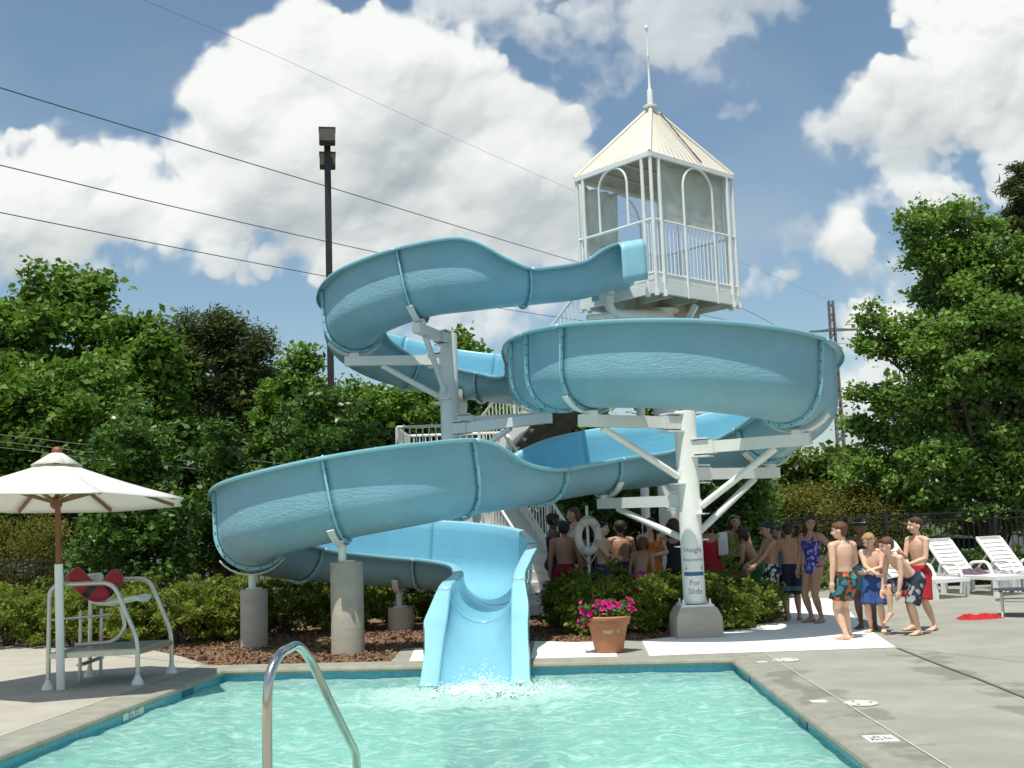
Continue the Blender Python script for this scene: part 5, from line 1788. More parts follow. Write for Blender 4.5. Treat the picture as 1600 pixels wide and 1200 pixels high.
def heap(name, label, cat, c, rx, ry, h, mat, seed, rz=0, n=26, ridge=1.0):
    rg = np.random.default_rng(seed); mb = MB(); vs = []
    ph = rg.uniform(0, 6, 8)
    for i in range(n + 1):
        for j in range(n + 1):
            u, v = i / n * 2 - 1, j / n * 2 - 1
            e = 1 + .16 * math.sin(3 * math.atan2(v, u) + ph[0]) + .09 * math.sin(7 * math.atan2(v, u) + ph[1])
            s = max(abs(u), abs(v)); rr_ = math.hypot(u, v) or 1
            x, y = u / rr_ * s * e * rx, v / rr_ * s * e * ry
            z = h * (1 - s ** 3) * (.55 + .25 * math.sin(5 * u + ph[2] + 2 * v) + .25 * ridge * math.sin(9 * v + ph[3] + 3 * u) + .12 * math.sin(15 * u + ph[4]))
            p = Matrix.Rotation(rz, 3, 'Z') @ Vector((x, y, max(.003, z)))
            vs.append(Vector(c) + p)
    mb.add(vs, [(i * (n + 1) + j, (i + 1) * (n + 1) + j, (i + 1) * (n + 1) + j + 1, i * (n + 1) + j + 1) for i in range(n) for j in range(n)])
    return tag(mb.build(name, mat, sharp=80), label, cat)


heap('towel', 'crumpled red towel lying on the right deck', 'towel', gnd(1528, 967), .30, .14, .085, 'towel_red', 2)
heap('towel', 'dark patterned towel bunched on the seat of a lounge chair', 'towel', (g1.x + .12, g1.y - .28, .335), .24, .20, .12, 'towel_dark', 3)
heap('towel', 'pink and white towel on the lounge chair behind the bending boy', 'towel', (g0.x + .1, g0.y - .28, .335), .24, .22, .12, 'towel_pink', 4)
# pale towel draped over the lounger edge
mb = MB(); vs = []
for i in range(19):
    s = i / 18
    for j in range(9):
        w = j / 8 * .55
        x = -.42 + min(s, .6) / .6 * .42; drop = max(0, s - .6) / .4 * .40
        vs.append((-x * 0 + w * .9 - .02 + .02 * math.sin(i * .9 + j), -.36 + (.5 - min(s, .6) * .83) + .02 * math.sin(j * 2.1) * (1 if drop > 0 else .3) - (.025 if drop > 0 else 0), .352 - drop + .012 * math.sin(i * 1.3 + j * 1.7)))
mb.add(vs, [(i * 9 + j, (i + 1) * 9 + j, (i + 1) * 9 + j + 1, i * 9 + j + 1) for i in range(18) for j in range(8)])
mb.xf(Matrix.Translation((g2.x, g2.y, 0)) @ Matrix.Rotation(RZ, 4, 'Z'))
o = tag(mb.build('towel', 'towel_pale', sharp=80), 'pale towel hanging over the side of a lounge chair', 'towel'); so = o.modifiers.new('cloth', 'SOLIDIFY'); so.thickness = .008

tb = gnd(1594, 962)
pmat('table_dark', (.05, .055, .07), .4, var=.3, scale=10)
tbl = thing('side_table', 'low round side table with a dark speckled top, white legs', 'table', (tb.x, tb.y, 0))
tbl.scale = (1, 1, .86)
MB().lathe([(.01, .40), (.36, .40), (.385, .405), (.39, .42), (.375, .428), (.01, .428)], (0, 0, 0), 36).build('table_top', 'table_dark', tbl)
mb = MB()
for k in range(46):
    a = 2 * math.pi * k / 46
    if k % 3: mb.box((.388 * math.cos(a), .388 * math.sin(a), .418), (.014, .035, .018), Matrix.Rotation(a, 3, 'Z'))
mb.build('rim_chips', 'tile_white', tbl)
for k in range(4):
    a = k * math.pi / 2 + .35
    MB().tube([(.30 * math.cos(a), .30 * math.sin(a), .40), (.31 * math.cos(a), .31 * math.sin(a), 0)], .015, 8).build('leg', 'white_paint', tbl)
MB().tube([(.30 * math.cos(k * .2618), .30 * math.sin(k * .2618), .25) for k in range(24)], .011, 8, closed=True).build('ring_brace', 'white_paint', tbl)

lr = at(919, 838, 17.0)
ring_post = thing('ring_post', 'slim white post holding the life ring by the stairs', 'post', (lr.x, 17.08, 0))
MB().tube([(0, 0, 0), (0, 0, 1.75)], .022, 10).bar((0, 0, lr.z + .12), (0, -.10, lr.z + .12), .02, .02).build('post', 'white_paint', ring_post)
pmat('ring_white', (.70, .71, .66), .5, var=.06, scale=5)
pmat('rope', (.62, .60, .52), .9, var=.1, scale=30)
lrt = thing('life_ring', 'white life ring with a rope hanging in front of the crowd', 'life ring', (lr.x, 16.98, lr.z), R(38))
MB().tube([(.20 * math.cos(k * .1963), 0, .225 * math.sin(k * .1963)) for k in range(32)], [(.062, .055)] * 32, 14, closed=True).build('ring', 'ring_white', lrt)
for k in range(4):
    a = k * math.pi / 2 + .78
    MB().tube([(.20 * math.cos(a + q), 0, .225 * math.sin(a + q)) for q in (-.12, 0, .12)], [(.067, .060)] * 3, 14).build('band', 'rope', lrt)
pts = []
for k in range(49):
    a = k / 48 * 2 * math.pi
    sg = .03 * abs(math.sin(2 * (a - .78)))
    pts.append((.265 * math.cos(a) * (1 + sg), -.012, .29 * math.sin(a) * (1 + sg) - (.10 * math.exp(-((a - 4.71) / .35) ** 2))))
MB().tube(pts, .009, 6).build('rope', 'rope', lrt)

# ------------------------------------------------------------------ people


def skin(name, col):
    m = pmat(name, col, .48, var=.10, scale=7, bump=.05, bscale=80)
    b = m.node_tree.nodes['Principled BSDF']
    b.inputs['Subsurface Weight'].default_value = .08
    b.inputs['Subsurface Radius'].default_value = (.02, .008, .004)


skin('skin_fair', (.70, .44, .31)); skin('skin_tan_shade', (.41, .225, .14)); skin('skin_brown', (.15, .075, .045))  # tan tone darkened further to paint in the shade under the slide
pmat('eye', (.03, .02, .015), .2, var=0); pmat('eye_white', (.55, .50, .46), .3, var=0); pmat('lip', (.36, .12, .10), .5, var=.05)
for n_, c_ in (('hair_dark', (.018, .011, .008)), ('hair_brown', (.055, .028, .015)), ('hair_auburn', (.12, .045, .02)), ('hair_blond', (.38, .24, .10))):
    pmat(n_, c_, .5, var=.35, scale=30, bump=.7, bscale=70, stretch=(1, 1, .25))


def cloth(name, cols, scale, kind='blotch'):
    """printed swimwear: two or three inks in separate shapes"""
    m = bpy.data.materials.new(name); m.use_nodes = True
    t = m.node_tree; g = NT(t); b = t.nodes['Principled BSDF']
    tc = g.n('ShaderNodeTexCoord').outputs['Object']
    if kind == 'band':
        sp = g.n('ShaderNodeSeparateXYZ'); g.link(tc, sp.inputs[0])
        f = g.math('ADD', sp.outputs['Z'], g.math('MULTIPLY', g.noise(tc, 14, 3), .02))
        c = g.mix(g.math('LESS_THAN', f, cols[3]), cols[0], cols[1])
        c = g.mix(g.math('LESS_THAN', f, cols[4]), c, cols[2])
    else:
        v = g.n('ShaderNodeTexVoronoi'); v.inputs['Scale'].default_value = scale
        w = g.n('ShaderNodeTexNoise'); g.link(tc, w.inputs['Vector']); w.inputs['Scale'].default_value = scale * .8
        vv_ = g.vec('ADD', tc, g.vec('MULTIPLY', g.vec('SUBTRACT', w.outputs['Color'], (.5, .5, .5)), (.06, .06, .06)))
        g.link(vv_, v.inputs['Vector'])
        sp = g.n('ShaderNodeSeparateColor'); g.link(v.outputs['Color'], sp.inputs[0])
        c = g.mix(g.math('GREATER_THAN', sp.outputs[0], .55), cols[0], cols[1])
        if len(cols) > 2: c = g.mix(g.math('GREATER_THAN', sp.outputs[1], .66), c, cols[2])
        c = g.mix(g.math('GREATER_THAN', v.outputs['Distance'], .62), c, cols[0])
    g.link(c, b.inputs['Base Color']); b.inputs['Roughness'].default_value = .8
    bp = g.n('ShaderNodeBump'); bp.inputs['Strength'].default_value = .35; bp.inputs['Distance'].default_value = .02
    g.link(g.noise(tc, 16, 4, .5, .5), bp.inputs['Height']); g.link(bp.outputs[0], b.inputs['Normal'])
    MATS[name] = m


def plain(name, col): pmat(name, col, .8, var=.10, scale=9, bump=.35, bscale=16)


cloth('print_multi', [(.03, .028, .02), (.52, .10, .025), (.05, .22, .24)], 15)
cloth('print_blackwhite', [(.015, .015, .03), (.55, .55, .58), (.42, .42, .50)], 17)
cloth('print_navywhite', [(.018, .022, .045), (.30, .31, .33)], 14)
cloth('print_purple', [(.035, .02, .22), (.05, .04, .35), (.30, .30, .55)], 26)
cloth('print_lime', [(.33, .40, .10), (.50, .52, .22), (.24, .32, .07)], 22)
cloth('print_redblue', [(.48, .012, .02), (.05, .07, .30), (.55, .10, .12)], 12)
cloth('band_navy', [(.008, .011, .030), (.05, .17, .20), (.02, .018, .018), .50, .435], 1, 'band')
plain('swim_red', (.45, .012, .025)); plain('swim_blue', (.03, .075, .24)); plain('swim_royal', (.02, .03, .24)); plain('swim_navy', (.012, .016, .045))
plain('swim_darkred', (.20, .006, .015)); plain('swim_green', (.02, .16, .05)); plain('swim_orange', (.70, .20, .03)); plain('swim_teal', (.10, .22, .28)); plain('shirt_white', (.72, .72, .70)); plain('cloth_black', (.015, .015, .018))

PENDING = []


def ik(root, tip, l1, l2, pole):
    d = tip - root; L = min(d.length, (l1 + l2) * .995)
    if d.length < 1e-6: d = Vector((0, 0, -1))
    u = d.normalized(); tip = root + u * L
    a = (l1 * l1 - l2 * l2 + L * L) / (2 * L)
    h = math.sqrt(max(0, l1 * l1 - a * a))
    p = pole - u * pole.dot(u)
    p = p.normalized() if p.length > 1e-5 else Vector((0, 1, 0))
    return root + u * a + p * h, tip


def person(label, x, y, H, yaw, skin_m='skin_fair', hair=('short', 'hair_brown'), wear=(), lean=0, side=0, handL=(.165, -.03, .475), handR=(-.165, -.03, .475),
           footL=(.062, 0, 0), footR=(-.062, 0, 0), head=(0, 0), child=True, elbowL=(.35, 1, 0), elbowR=(-.35, 1, 0), slim=1.0, z0=0.0, toes=(12, -12), kneeL=(.1, -1, 0), kneeR=(-.1, -1, 0), turn=0.0):
    t = thing('person', label, 'person', (x, y, z0), yaw, 'people queuing for the slide')
    S = H
    V3 = lambda q: Vector(q) * S
    a = R(lean); sd_ = R(side)
    tx = Matrix.Rotation(a, 3, 'X') @ Matrix.Rotation(sd_, 3, 'Y')
    tdir = tx @ Vector((0, 0, 1))
    TW = Matrix.Rotation(R(turn), 3, 'Z')
    pel = V3((0, 0, .515)) + Vector((0, .02 * S * math.sin(a), 0))
    if lean: pel += Vector((0, .05 * S * math.sin(a), 0))
    neck = pel + tdir * (.312 * S); chest = pel + tdir * (.21 * S); waist = pel + tdir * (.09 * S)
    ax = (tx @ TW) @ Vector((1, 0, 0))
    shL = pel + tdir * (.292 * S) + ax * (.112 * S * slim); shR = pel + tdir * (.292 * S) - ax * (.112 * S * slim)
    hipL, hipR = pel + Vector((.052 * S, 0, -.02 * S)), pel - Vector((.052 * S, 0, .02 * S))
    wrL_t, wrR_t = V3(handL), V3(handR)
    elL, wrL = ik(shL, wrL_t, .165 * S, .145 * S, Vector(elbowL)); elR, wrR = ik(shR, wrR_t, .165 * S, .145 * S, Vector(elbowR))
    anL_t, anR_t = V3(footL) + Vector((0, .01 * S, .045 * S)), V3(footR) + Vector((0, .01 * S, .045 * S))
    knL, anL = ik(hipL, anL_t, .238 * S, .235 * S, Vector(kneeL)); knR, anR = ik(hipR, anR_t, .238 * S, .235 * S, Vector(kneeR))
    k = S * slim
    mb = MB()
    # torso: flattened rings
    def torso(grow=0.0, lo=-.06, hi=.33, mb=mb, seg=18):
        prof = [(-.065, .062, .055), (-.03, .088, .066), (.02, .089, .066), (.07, .076, .056), (.11, .075, .055), (.16, .083, .060), (.21, .092, .064), (.25, .096, .060), (.285, .086, .052), (.305, .058, .042), (.33, .034, .034)]
        pts, rs = [], []
        for z, rx, ry in prof:
            if lo <= z <= hi:
                pts.append(pel + tdir * (z * S)); rs.append((rx * k + grow, ry * k + grow))
        if len(pts) > 1: mb.tube(pts, rs, seg)
    torso(mb=mb)
    mb.tube([neck - tdir * .02 * S, neck + tdir * .055 * S], .030 * k, 12)
    for s_, c in ((1, shL), (-1, shR)):
        mb.ball(c - Vector((0, 0, .004 * S)), .036 * k, 12, 8)
        mb.tube([c + tdir * .008 * S, pel + tdir * (.312 * S) + ax * (s_ * .035 * S)], [.026 * k, .026 * k], 10)
    if lean > 0:
        mb.ball(pel + Vector((0, .02 * S, 0)), (.085 * k, .07 * k, .07 * k), 14, 9)
    for s_ in (-1, 1): mb.ball(pel + Vector((s_ * .042 * S, .030 * S, -.015 * S)), (.046 * k, .042 * k, .048 * k), 12, 8)
    for sh, el, wr in ((shL, elL, wrL), (shR, elR, wrR)):
        mb.tube([sh, sh.lerp(el, .35), el, el.lerp(wr, .3), wr], [.033 * k, .030 * k, .0235 * k, .0245 * k, .0165 * k], 12).ball(el, .0238 * k, 10, 7)
    for hp, kn, an in ((hipL, knL, anL), (hipR, knR, anR)):
        mb.tube([hp, hp.lerp(kn, .35), kn, kn.lerp(an, .28), kn.lerp(an, .8), an], [.054 * k, .050 * k, .033 * k, .036 * k, .021 * k, .020 * k], 14).ball(kn, .0335 * k, 10, 7).ball(hp, .054 * k, 12, 8)
    toeV = []
    for an, kn, yw, tgt in ((anL, knL, toes[0], footL), (anR, knR, toes[1], footR)):
        f = Matrix.Rotation(R(yw), 3, 'Z') @ Vector((0, -1, 0))
        if tgt[2] > .05: f = (f + Vector((0, 0, -.9))).normalized()
        dn = Vector((0, 0, -1)) if tgt[2] <= .05 else (an - kn).normalized()
        heel = an + dn * .022 * S - f * .018 * S; toe = an + dn * .032 * S + f * .092 * S
        mb.tube([heel, an + dn * .015 * S + f * .02 * S, toe - f * .02 * S, toe + f * .01 * S], [(.020 * k, .020 * k), (.025 * k, .024 * k), (.031 * k, .013 * k), (.026 * k, .010 * k)], 12).ball(heel, .021 * k, 8, 6)
        toeV.append((toe, f))
    hr = .073 if child else .066
    hm = Matrix.Rotation(R(head[0]), 3, 'Z') @ Matrix.Rotation(R(head[1]), 3, 'X')
    hc = neck + (tdir * .6 + Vector((0, 0, .4))).normalized() * (.045 * S) + hm @ Vector((0, -.012 * S, hr * .93 * S))
    q = hr * S
    hp_ = lambda v: hc + hm @ (Vector(v) * q)
    mb.ball(hp_((0, .10, .14)), (.80 * q, .93 * q, .86 * q), 18, 12, hm)
    mb.ball(hp_((0, -.16, -.38)), (.60 * q, .62 * q, .62 * q), 16, 10, hm)
    mb.ball(hp_((0, -.45, -.72)), (.30 * q, .26 * q, .22 * q), 10, 8, hm)
    mb.tube([hp_((0, -.80, .02)), hp_((0, -.92, -.26))], [.09 * q, .15 * q], 8); mb.ball(hp_((0, -.90, -.28)), .15 * q, 8, 6)
    for s_ in (-1, 1):
        mb.ball(hp_((s_ * .80, .08, -.12)), (.10 * q, .19 * q, .27 * q), 8, 6, hm)
        mb.ball(hp_((s_ * .36, -.60, -.30)), .26 * q, 8, 6)
    for el, wr in ((elL, wrL), (elR, wrR)):
        d = (wr - el).normalized()
        mb.ball(wr + d * .028 * S, (.021 * k, .026 * k, .030 * k), 10, 7)
    raw = mb.build('body', skin_m, t)
    md = raw.modifiers.new('fuse', 'REMESH'); md.mode, md.voxel_size, md.use_smooth_shade = 'VOXEL', .0078, True
    sm = raw.modifiers.new('relax', 'SMOOTH'); sm.factor, sm.iterations = .5, 4
    # details kept out of the fused skin: fingers, eyes, mouth, toes
    ex = MB()
    for sgn, el, wr in ((1, elL, wrL), (-1, elR, wrR)):
        d = (wr - el).normalized()
        sid = d.cross(Vector((0, 1, 0)) if abs(d.y) < .8 else Vector((0, 0, 1))).normalized(); nrm = sid.cross(d)
        inn = Vector((-sgn, 0, 0)); inn = (inn - d * inn.dot(d)); inn = inn.normalized() if inn.length > .2 else nrm
        across = d.cross(inn).normalized()
        for j, (o, ln) in enumerate(((-.018, .040), (-.006, .046), (.006, .043), (.017, .034))):
            b = wr + d * .046 * S + across * o * S
            m1 = b + d * ln * .5 * S + inn * .004 * S; e = b + d * ln * .92 * S + inn * .016 * S
            ex.tube([b - d * .012 * S, m1, e], [.0065 * S, .0060 * S, .0045 * S], 6).ball(e, .0046 * S, 6, 4)
        b = wr + d * .020 * S - across * .018 * S; e = b + (d * .7 - across * .55 + inn * .3).normalized() * .036 * S
        ex.tube([b, b.lerp(e, .5), e], [.0085 * S, .0070 * S, .005 * S], 6).ball(e, .0052 * S, 6, 4)
    for toe, f in toeV:
        sd2 = Vector((-f.y, f.x, 0)).normalized() if abs(f.z) < .9 else Vector((1, 0, 0))
        for j in range(5):
            o = (j - 2) * .0125 * S
            ex.ball(toe + f * (.012 - .003 * abs(j - 1.5)) * S + sd2 * o - Vector((0, 0, .002 * S)), .0078 * S, 6, 5)
    ex.mat(1)
    for s_ in (-1, 1): ex.ball(hp_((s_ * .33, -.735, -.02)), (.10 * q, .06 * q, .05 * q), 8, 6, hm)
    ex.mat(2)
    for s_ in (-1, 1):
        ex.ball(hp_((s_ * .33, -.79, -.02)), (.075 * q, .05 * q, .062 * q), 8, 6, hm)
    ex.mat(4)
    for s_ in (-1, 1): ex.tube([hp_((s_ * .16, -.79, .17)), hp_((s_ * .34, -.77, .21)), hp_((s_ * .52, -.64, .15))], .032 * q, 6)
    ex.mat(3)
    ex.tube([hp_((-.20, -.72, -.54)), hp_((0, -.80, -.53)), hp_((.20, -.72, -.54))], [.03 * q, .065 * q, .03 * q], 8)
    PENDING.append((raw, ex, [skin_m, 'eye_white', 'eye', 'lip', hair[1]], t))

    def fused(mb, name, mat, vox=.009, it=3, label=None):
        o = mb.build(name, mat, t)
        md = o.modifiers.new('fuse', 'REMESH'); md.mode, md.voxel_size, md.use_smooth_shade = 'VOXEL', vox, True
        sm = o.modifiers.new('relax', 'SMOOTH'); sm.factor, sm.iterations = .5, it
        return o
    # hair
    kind, hmat = hair
    if kind:
        hb = MB()
        rg = np.random.default_rng(int(abs(x * 97 + y * 31) * 10))
        hb.ball(hp_((0, .22, .26)), (.86 * q, .92 * q, .84 * q), 18, 12, hm)
        hb.ball(hp_((0, .42, -.12)), (.74 * q, .60 * q, .66 * q), 14, 10, hm)
        for j in range(26):
            aa = rg.uniform(-1.5, 4.7); zz = rg.uniform(.1, .95)
            rr_ = math.sqrt(max(0, 1 - zz * zz))
            p0 = hp_((math.cos(aa) * rr_ * .80, .18 + math.sin(aa) * rr_ * .86, .28 + zz * .78))
            p1 = hp_((math.cos(aa + .3) * min(1, rr_ + .25) * .88, .18 + math.sin(aa + .3) * min(1, rr_ + .25) * .93, .20 + zz * .55))
            hb.tube([p0, p1], [.10 * q, .05 * q], 6)
        for s_ in np.linspace(-.7, .7, 6):
            hb.tube([hp_((s_ * .7, -.42, .85)), hp_((s_ * .95 + .1, -.66, .52))], [.14 * q, .07 * q], 6)
        if kind == 'long':
            for s_ in np.linspace(-1, 1, 7):
                hb.tube([hp_((s_ * .66, .45 - .3 * abs(s_), .3)), hp_((s_ * .86, .50 - .35 * abs(s_), -.7)), hp_((s_ * .80, .62 - .3 * abs(s_), -1.6)), hp_((s_ * .66, .62 - .25 * abs(s_), -2.3))], [.34 * q, .34 * q, .28 * q, .10 * q], 8)
            hb.tube([hp_((.80, -.05, -.2)), hp_((.82, -.30, -1.1)), hp_((.66, -.55, -2.0)), hp_((.60, -.6, -2.7))], [.24 * q, .26 * q, .22 * q, .06 * q], 8)
        elif kind == 'bob':
            for s_ in (-1, 1):
                hb.tube([hp_((s_ * .78, .1, .3)), hp_((s_ * .92, .1, -.4)), hp_((s_ * .80, .1, -1.0))], [.24 * q, .26 * q, .12 * q], 8)
            hb.tube([hp_((0, .7, .2)), hp_((0, .80, -.5)), hp_((0, .66, -1.1))], [.6 * q, .5 * q, .3 * q], 10)
        fused(hb, 'hair', hmat, .010, 2)
        if kind == 'cap':
            cb = MB().ball(hp_((0, .14, .42)), (.95 * q, 1.02 * q, .72 * q), 16, 10, hm)
            cb.tube([hp_((0, -.6, .50)), hp_((0, -1.45, .40))], [(.62 * q, .05 * q), (.42 * q, .04 * q)], 12)
            fused(cb, 'cap', 'cloth_black', .011, 2)
            MB().tube([hp_((math.sin(u) * .90, .14 - math.cos(u) * .97, .55)) for u in np.linspace(-1.1, 1.1, 9)], .07 * q, 8).build('goggles', 'eye_white', t)
    # clothes
    for w in wear:
        kind, mat = w[:2]
        cb = MB(); gr = .012
        if kind in ('trunks', 'long_trunks', 'brief'):
            reach = {'trunks': .66, 'long_trunks': .92, 'brief': .12}[kind]
            torso(gr, -.07, .075, cb)
            cb.tube([pel + tdir * .02 * S, pel + tdir * .058 * S], [(.089 * k + gr, .066 * k + gr), (.080 * k + gr, .060 * k + gr)], 20)
            for s_ in (-1, 1): cb.ball(pel + Vector((s_ * .042 * S, .032 * S, -.014 * S)), (.050 * k + gr, .050 * k + gr, .056 * k + gr), 12, 8)
            if lean > 0: cb.ball(pel + Vector((0, .02 * S, 0)), (.087 * k + gr, .074 * k + gr, .074 * k + gr), 14, 9)
            for hp2, kn in ((hipL, knL), (hipR, knR)):
                if kind != 'brief': cb.ball(hp2, .060 * k + gr, 14, 9)
                if kind == 'brief':
                    cb.ball(hp2, (.056 * k + .008), 12, 8); continue
                e = hp2.lerp(kn, reach); dd = (kn - hp2).normalized()
                cb.tube([hp2, hp2.lerp(e, .4), hp2.lerp(e, .8), e], [.062 * k + gr * .6, .061 * k + gr * .8, .060 * k + gr, .060 * k + gr * 1.3], 18)
                # creases
                for j in range(5):
                    th = j * 1.3 + x
                    o = Vector((math.cos(th), math.sin(th), 0)) * (.060 * k + gr)
                    cb.tube([hp2.lerp(e, .25) + o * .96, e + o * 1.03 - dd * .004], [.007, .011], 6)
            fused(cb, {'trunks': 'swim_trunks', 'long_trunks': 'swim_trunks', 'brief': 'swim_brief'}[kind], mat, .0095, 2)
        elif kind in ('onepiece', 'tankini', 'dress', 'top'):
            lo = {'onepiece': -.07, 'tankini': -.02, 'dress': -.07, 'top': .0}[kind]
            torso(.007, lo, .255, cb, 20)
            for s_ in (-1, 1):
                c = pel + tdir * (.215 * S) + ax * (s_ * .045 * S) + (tx @ Vector((0, -1, 0))) * (.052 * k)
                if not child or kind != 'top': cb.ball(c, .036 * k, 10, 7)
                cb.tube([pel + tdir * (.25 * S) + ax * (s_ * .055 * S) + (tx @ Vector((0, -1, 0))) * (.055 * k), pel + tdir * (.318 * S) + ax * (s_ * .060 * S), pel + tdir * (.24 * S) + ax * (s_ * .05 * S) + (tx @ Vector((0, 1, 0))) * (.056 * k)], .013 * k, 8)
            if kind == 'onepiece':
                for s_ in (-1, 1): cb.ball(pel + Vector((s_ * .042 * S, .030 * S, -.015 * S)), (.046 * k + .008, .042 * k + .008, .048 * k + .008), 12, 8)
                torso(.010, -.07, .03, cb, 20)
            if kind == 'dress':
                cb.tube([pel + tdir * .06 * S, pel, pel - Vector((0, 0, .12 * S)), pel - Vector((0, 0, .22 * S))], [(.085 * k, .065 * k), (.105 * k, .085 * k), (.125 * k, .10 * k), (.14 * k, .11 * k)], 20)
            fused(cb, {'onepiece': 'swimsuit', 'tankini': 'swim_top', 'dress': 'swim_dress', 'top': 'shirt'}[kind], mat, .009, 2)
        elif kind == 'towel':
            s_ = w[2]; c = shL if s_ > 0 else shR
            cb.tube([c + Vector((0, -.06 * S, -.16 * S)), c + Vector((0, -.05 * S, .02 * S)), c + Vector((0, .0, .045 * S)), c + Vector((0, .06 * S, .0)), c + Vector((0, .07 * S, -.18 * S))], [(.055 * S, .018 * S)] * 5, 12)
            fused(cb, 'towel', mat, .010, 2)
    return t


def who(px, pyfeet, pytop, label, yaw, d=None, **kw):
    if d is None: g0 = gnd(px, pyfeet)
    else: g0 = at(px, 900, d)
    z0 = kw.get('z0', 0.0)
    H = at(px, pytop, g0.y).z - z0
    H /= kw.pop('hfac', 1.0)
    return person(label, g0.x, g0.y, H, R(yaw), **kw)


# the boys out on the sunny deck
who(1326, 999, 817, 'boy in black, orange and teal trunks, back turned, on the white path', -150, hair=('short', 'hair_auburn'), wear=[('trunks', 'print_multi')], head=(38, 6),
    handL=(.175, .02, .46), handR=(-.15, -.15, .585), elbowR=(-.6, 1, -.2), slim=1.10, footL=(.055, .02, 0), footR=(-.06, -.05, 0))
who(1351, 985, 812, 'person in a black cap and white goggles behind the boy in blue trunks', -30, d=14.9, skin_m='skin_brown', hair=('cap', 'hair_dark'), wear=[('top', 'cloth_black'), ('trunks', 'swim_teal')], head=(-10, 5))
who(1371, 988, 833, 'blond boy in plain blue trunks looking down at his folded forearms', -28, hair=('short', 'hair_blond'), wear=[('long_trunks', 'swim_blue')], head=(-22, 28), handL=(-.03, -.13, .62), handR=(.05, -.14, .60), elbowL=(1, .35, -.1), elbowR=(-1, .35, -.1), slim=.95)
who(1428, 992, 814, 'boy bending over in navy and white printed trunks, reaching for his raised foot', -78, hair=('short', 'hair_auburn'), wear=[('long_trunks', 'print_navywhite')], lean=44, head=(-5, 15), handL=(.11, -.20, .27), handR=(-.10, -.26, .30), elbowL=(.4, .3, 0), elbowR=(-.4, .3, 0),
    footL=(.05, .02, 0), footR=(-.07, -.19, .17), kneeR=(-.1, -1, .2), hfac=1.06)
who(1444, 985, 810, 'boy in bright red trunks holding something up to his chest', -68, hair=('short', 'hair_brown'), wear=[('long_trunks', 'swim_red')], head=(-12, 2), handL=(.07, -.16, .60), handR=(-.04, -.17, .70), elbowL=(.5, .7, -.3), elbowR=(-.4, .6, -.4), footL=(.07, .06, 0), footR=(-.06, -.07, 0))
# the shaded end of the queue
who(1276, 973, 806, 'girl in a purple blue swimsuit with a hand on her hip, facing the camera', -58, hair=('long', 'hair_dark'), skin_m='skin_tan_shade', wear=[('onepiece', 'print_purple')], child=False, head=(48, 0), handL=(.125, .015, .585), elbowL=(.8, 1, .1), handR=(-.15, -.05, .48), slim=1.02)
who(1240, 970, 818, 'boy in navy trunks with a teal hem band, seen from behind', 176, hair=('short', 'hair_dark'), skin_m='skin_tan_shade', wear=[('long_trunks', 'band_navy')], handL=(.12, -.12, .56), handR=(-.13, -.10, .52))
who(1210, 971, 817, 'boy in black and white printed trunks, seen from the side with a forearm held out', -82, hair=('short', 'hair_dark'), skin_m='skin_tan_shade', wear=[('long_trunks', 'print_blackwhite')], handL=(.10, -.21, .57), handR=(-.08, -.20, .59), elbowL=(.3, 1, -.4), elbowR=(-.3, 1, -.4), footL=(.05, .04, 0), footR=(-.05, -.06, 0), head=(0, 12))
who(1219, 0, 824, 'girl in a pale blue patterned top half hidden behind the boy in printed trunks', -25, d=16.9, hair=('bob', 'hair_brown'), skin_m='skin_tan_shade', wear=[('tankini', 'swim_teal'), ('brief', 'swim_teal')], head=(-10, 5))
who(1183, 0, 824, 'dark haired child in green bending forward behind the azalea', -120, d=17.3, hair=('bob', 'hair_dark'), skin_m='skin_tan_shade', wear=[('trunks', 'swim_green')], lean=30, head=(0, 10), handL=(.14, -.22, .52), handR=(-.14, -.22, .52), hfac=.97)
who(1152, 0, 805, 'woman in a yellow green printed tankini facing the camera', 12, d=17.6, hair=('long', 'hair_dark'), skin_m='skin_tan_shade', wear=[('tankini', 'print_lime'), ('brief', 'cloth_black')], child=False, slim=1.08, handL=(.17, -.08, .52))
who(1113, 0, 812, 'woman in a red swim dress with a white towel over her shoulder', 170, d=17.5, hair=('bob', 'hair_dark'), skin_m='skin_tan_shade', wear=[('dress', 'swim_red'), ('towel', 'shirt_white', -1)], child=False, slim=1.15, handR=(-.12, -.02, .80), elbowR=(-1, -.2, .2))
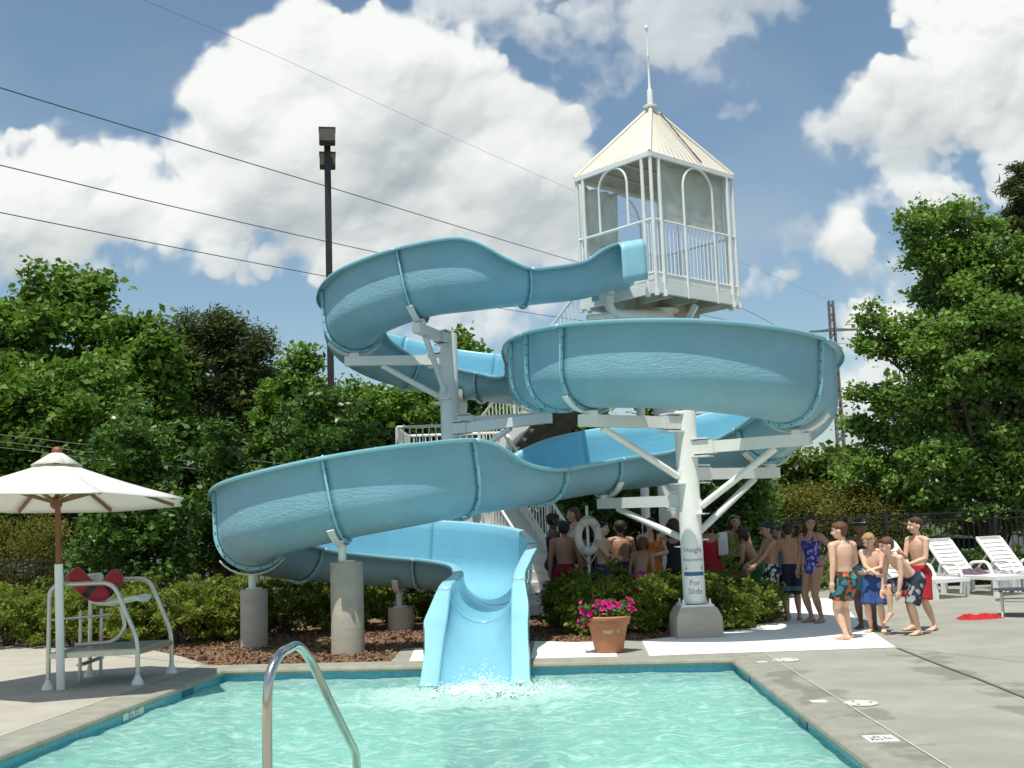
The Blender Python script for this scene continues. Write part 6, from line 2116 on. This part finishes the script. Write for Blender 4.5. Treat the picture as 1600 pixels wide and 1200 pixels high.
# the crowd beneath the slide
who(1056, 0, 812, 'dark haired girl mostly hidden by the lettered white post', 165, d=17.2, hair=('long', 'hair_brown'), skin_m='skin_tan_shade', wear=[('onepiece', 'cloth_black')])
who(1020, 0, 809, 'woman holding a hand to her mouth, in an orange bikini', -12, d=17.3, hair=('long', 'hair_dark'), wear=[('brief', 'swim_orange'), ('tankini', 'swim_orange')], child=False, handR=(-.02, -.115, .855), elbowR=(-.8, -.1, -1), handL=(.05, -.14, .64), elbowL=(.8, .4, -.3), slim=.98)
who(1001, 0, 838, 'boy in red and blue printed trunks stooping beside the woman in orange', 150, d=16.9, hair=('bob', 'hair_auburn'), skin_m='skin_tan_shade', wear=[('trunks', 'print_redblue')], lean=22, slim=1.05)
who(972, 0, 815, 'boy in navy trunks with his back to the camera, between the ring and the woman', 185, d=17.7, hair=('short', 'hair_dark'), skin_m='skin_tan_shade', wear=[('long_trunks', 'swim_navy')])
who(943, 0, 817, 'boy in royal blue trunks turned right with folded arms, just right of the life ring', 62, d=17.2, hair=('short', 'hair_dark'), wear=[('trunks', 'swim_royal')], handL=(-.03, -.14, .66), handR=(.04, -.15, .64), elbowL=(1, .2, -.2), elbowR=(-1, .2, -.2))
who(884, 0, 816, 'boy in dark red trunks, bare back to the camera, left of the life ring', 172, d=17.4, hair=('short', 'hair_dark'), skin_m='skin_tan_shade', wear=[('long_trunks', 'swim_darkred')], slim=1.06)
who(915, 0, 826, 'child in dark red trunks seen through the life ring', 200, d=17.6, hair=('short', 'hair_dark'), skin_m='skin_tan_shade', wear=[('long_trunks', 'swim_darkred')])
who(901, 0, 793, 'auburn haired woman in a white shirt above the boy in dark red', -60, d=18.3, hair=('bob', 'hair_auburn'), wear=[('top', 'shirt_white'), ('brief', 'swim_navy')], child=False)
who(866, 0, 802, 'man in dark navy clothes at the foot of the stairs', 100, d=18.3, hair=('short', 'hair_dark'), skin_m='skin_brown', wear=[('top', 'swim_navy'), ('long_trunks', 'swim_navy')], child=False)

# turn each fused body into one plain mesh and add the fingers, toes and faces to it
bpy.context.view_layer.update()
dg = bpy.context.evaluated_depsgraph_get()
for raw, ex, mats, t in PENDING:
    me = bpy.data.meshes.new_from_object(raw.evaluated_get(dg))
    nv = len(me.vertices)
    co = np.empty(nv * 3, np.float32); me.vertices.foreach_get('co', co)
    faces = [tuple(p.vertices) for p in me.polygons]
    nf = len(faces)
    full = bpy.data.meshes.new('body')
    full.from_pydata(np.vstack([co.reshape(-1, 3), np.array(ex.v, np.float32)]).tolist(), [], faces + [tuple(i + nv for i in f) for f in ex.f])
    for q in mats: full.materials.append(MATS[q])
    full.polygons.foreach_set('material_index', [0] * nf + ex.m)
    full.shade_smooth()
    raw.modifiers.clear()
    raw.data = full
    bpy.data.meshes.remove(me)
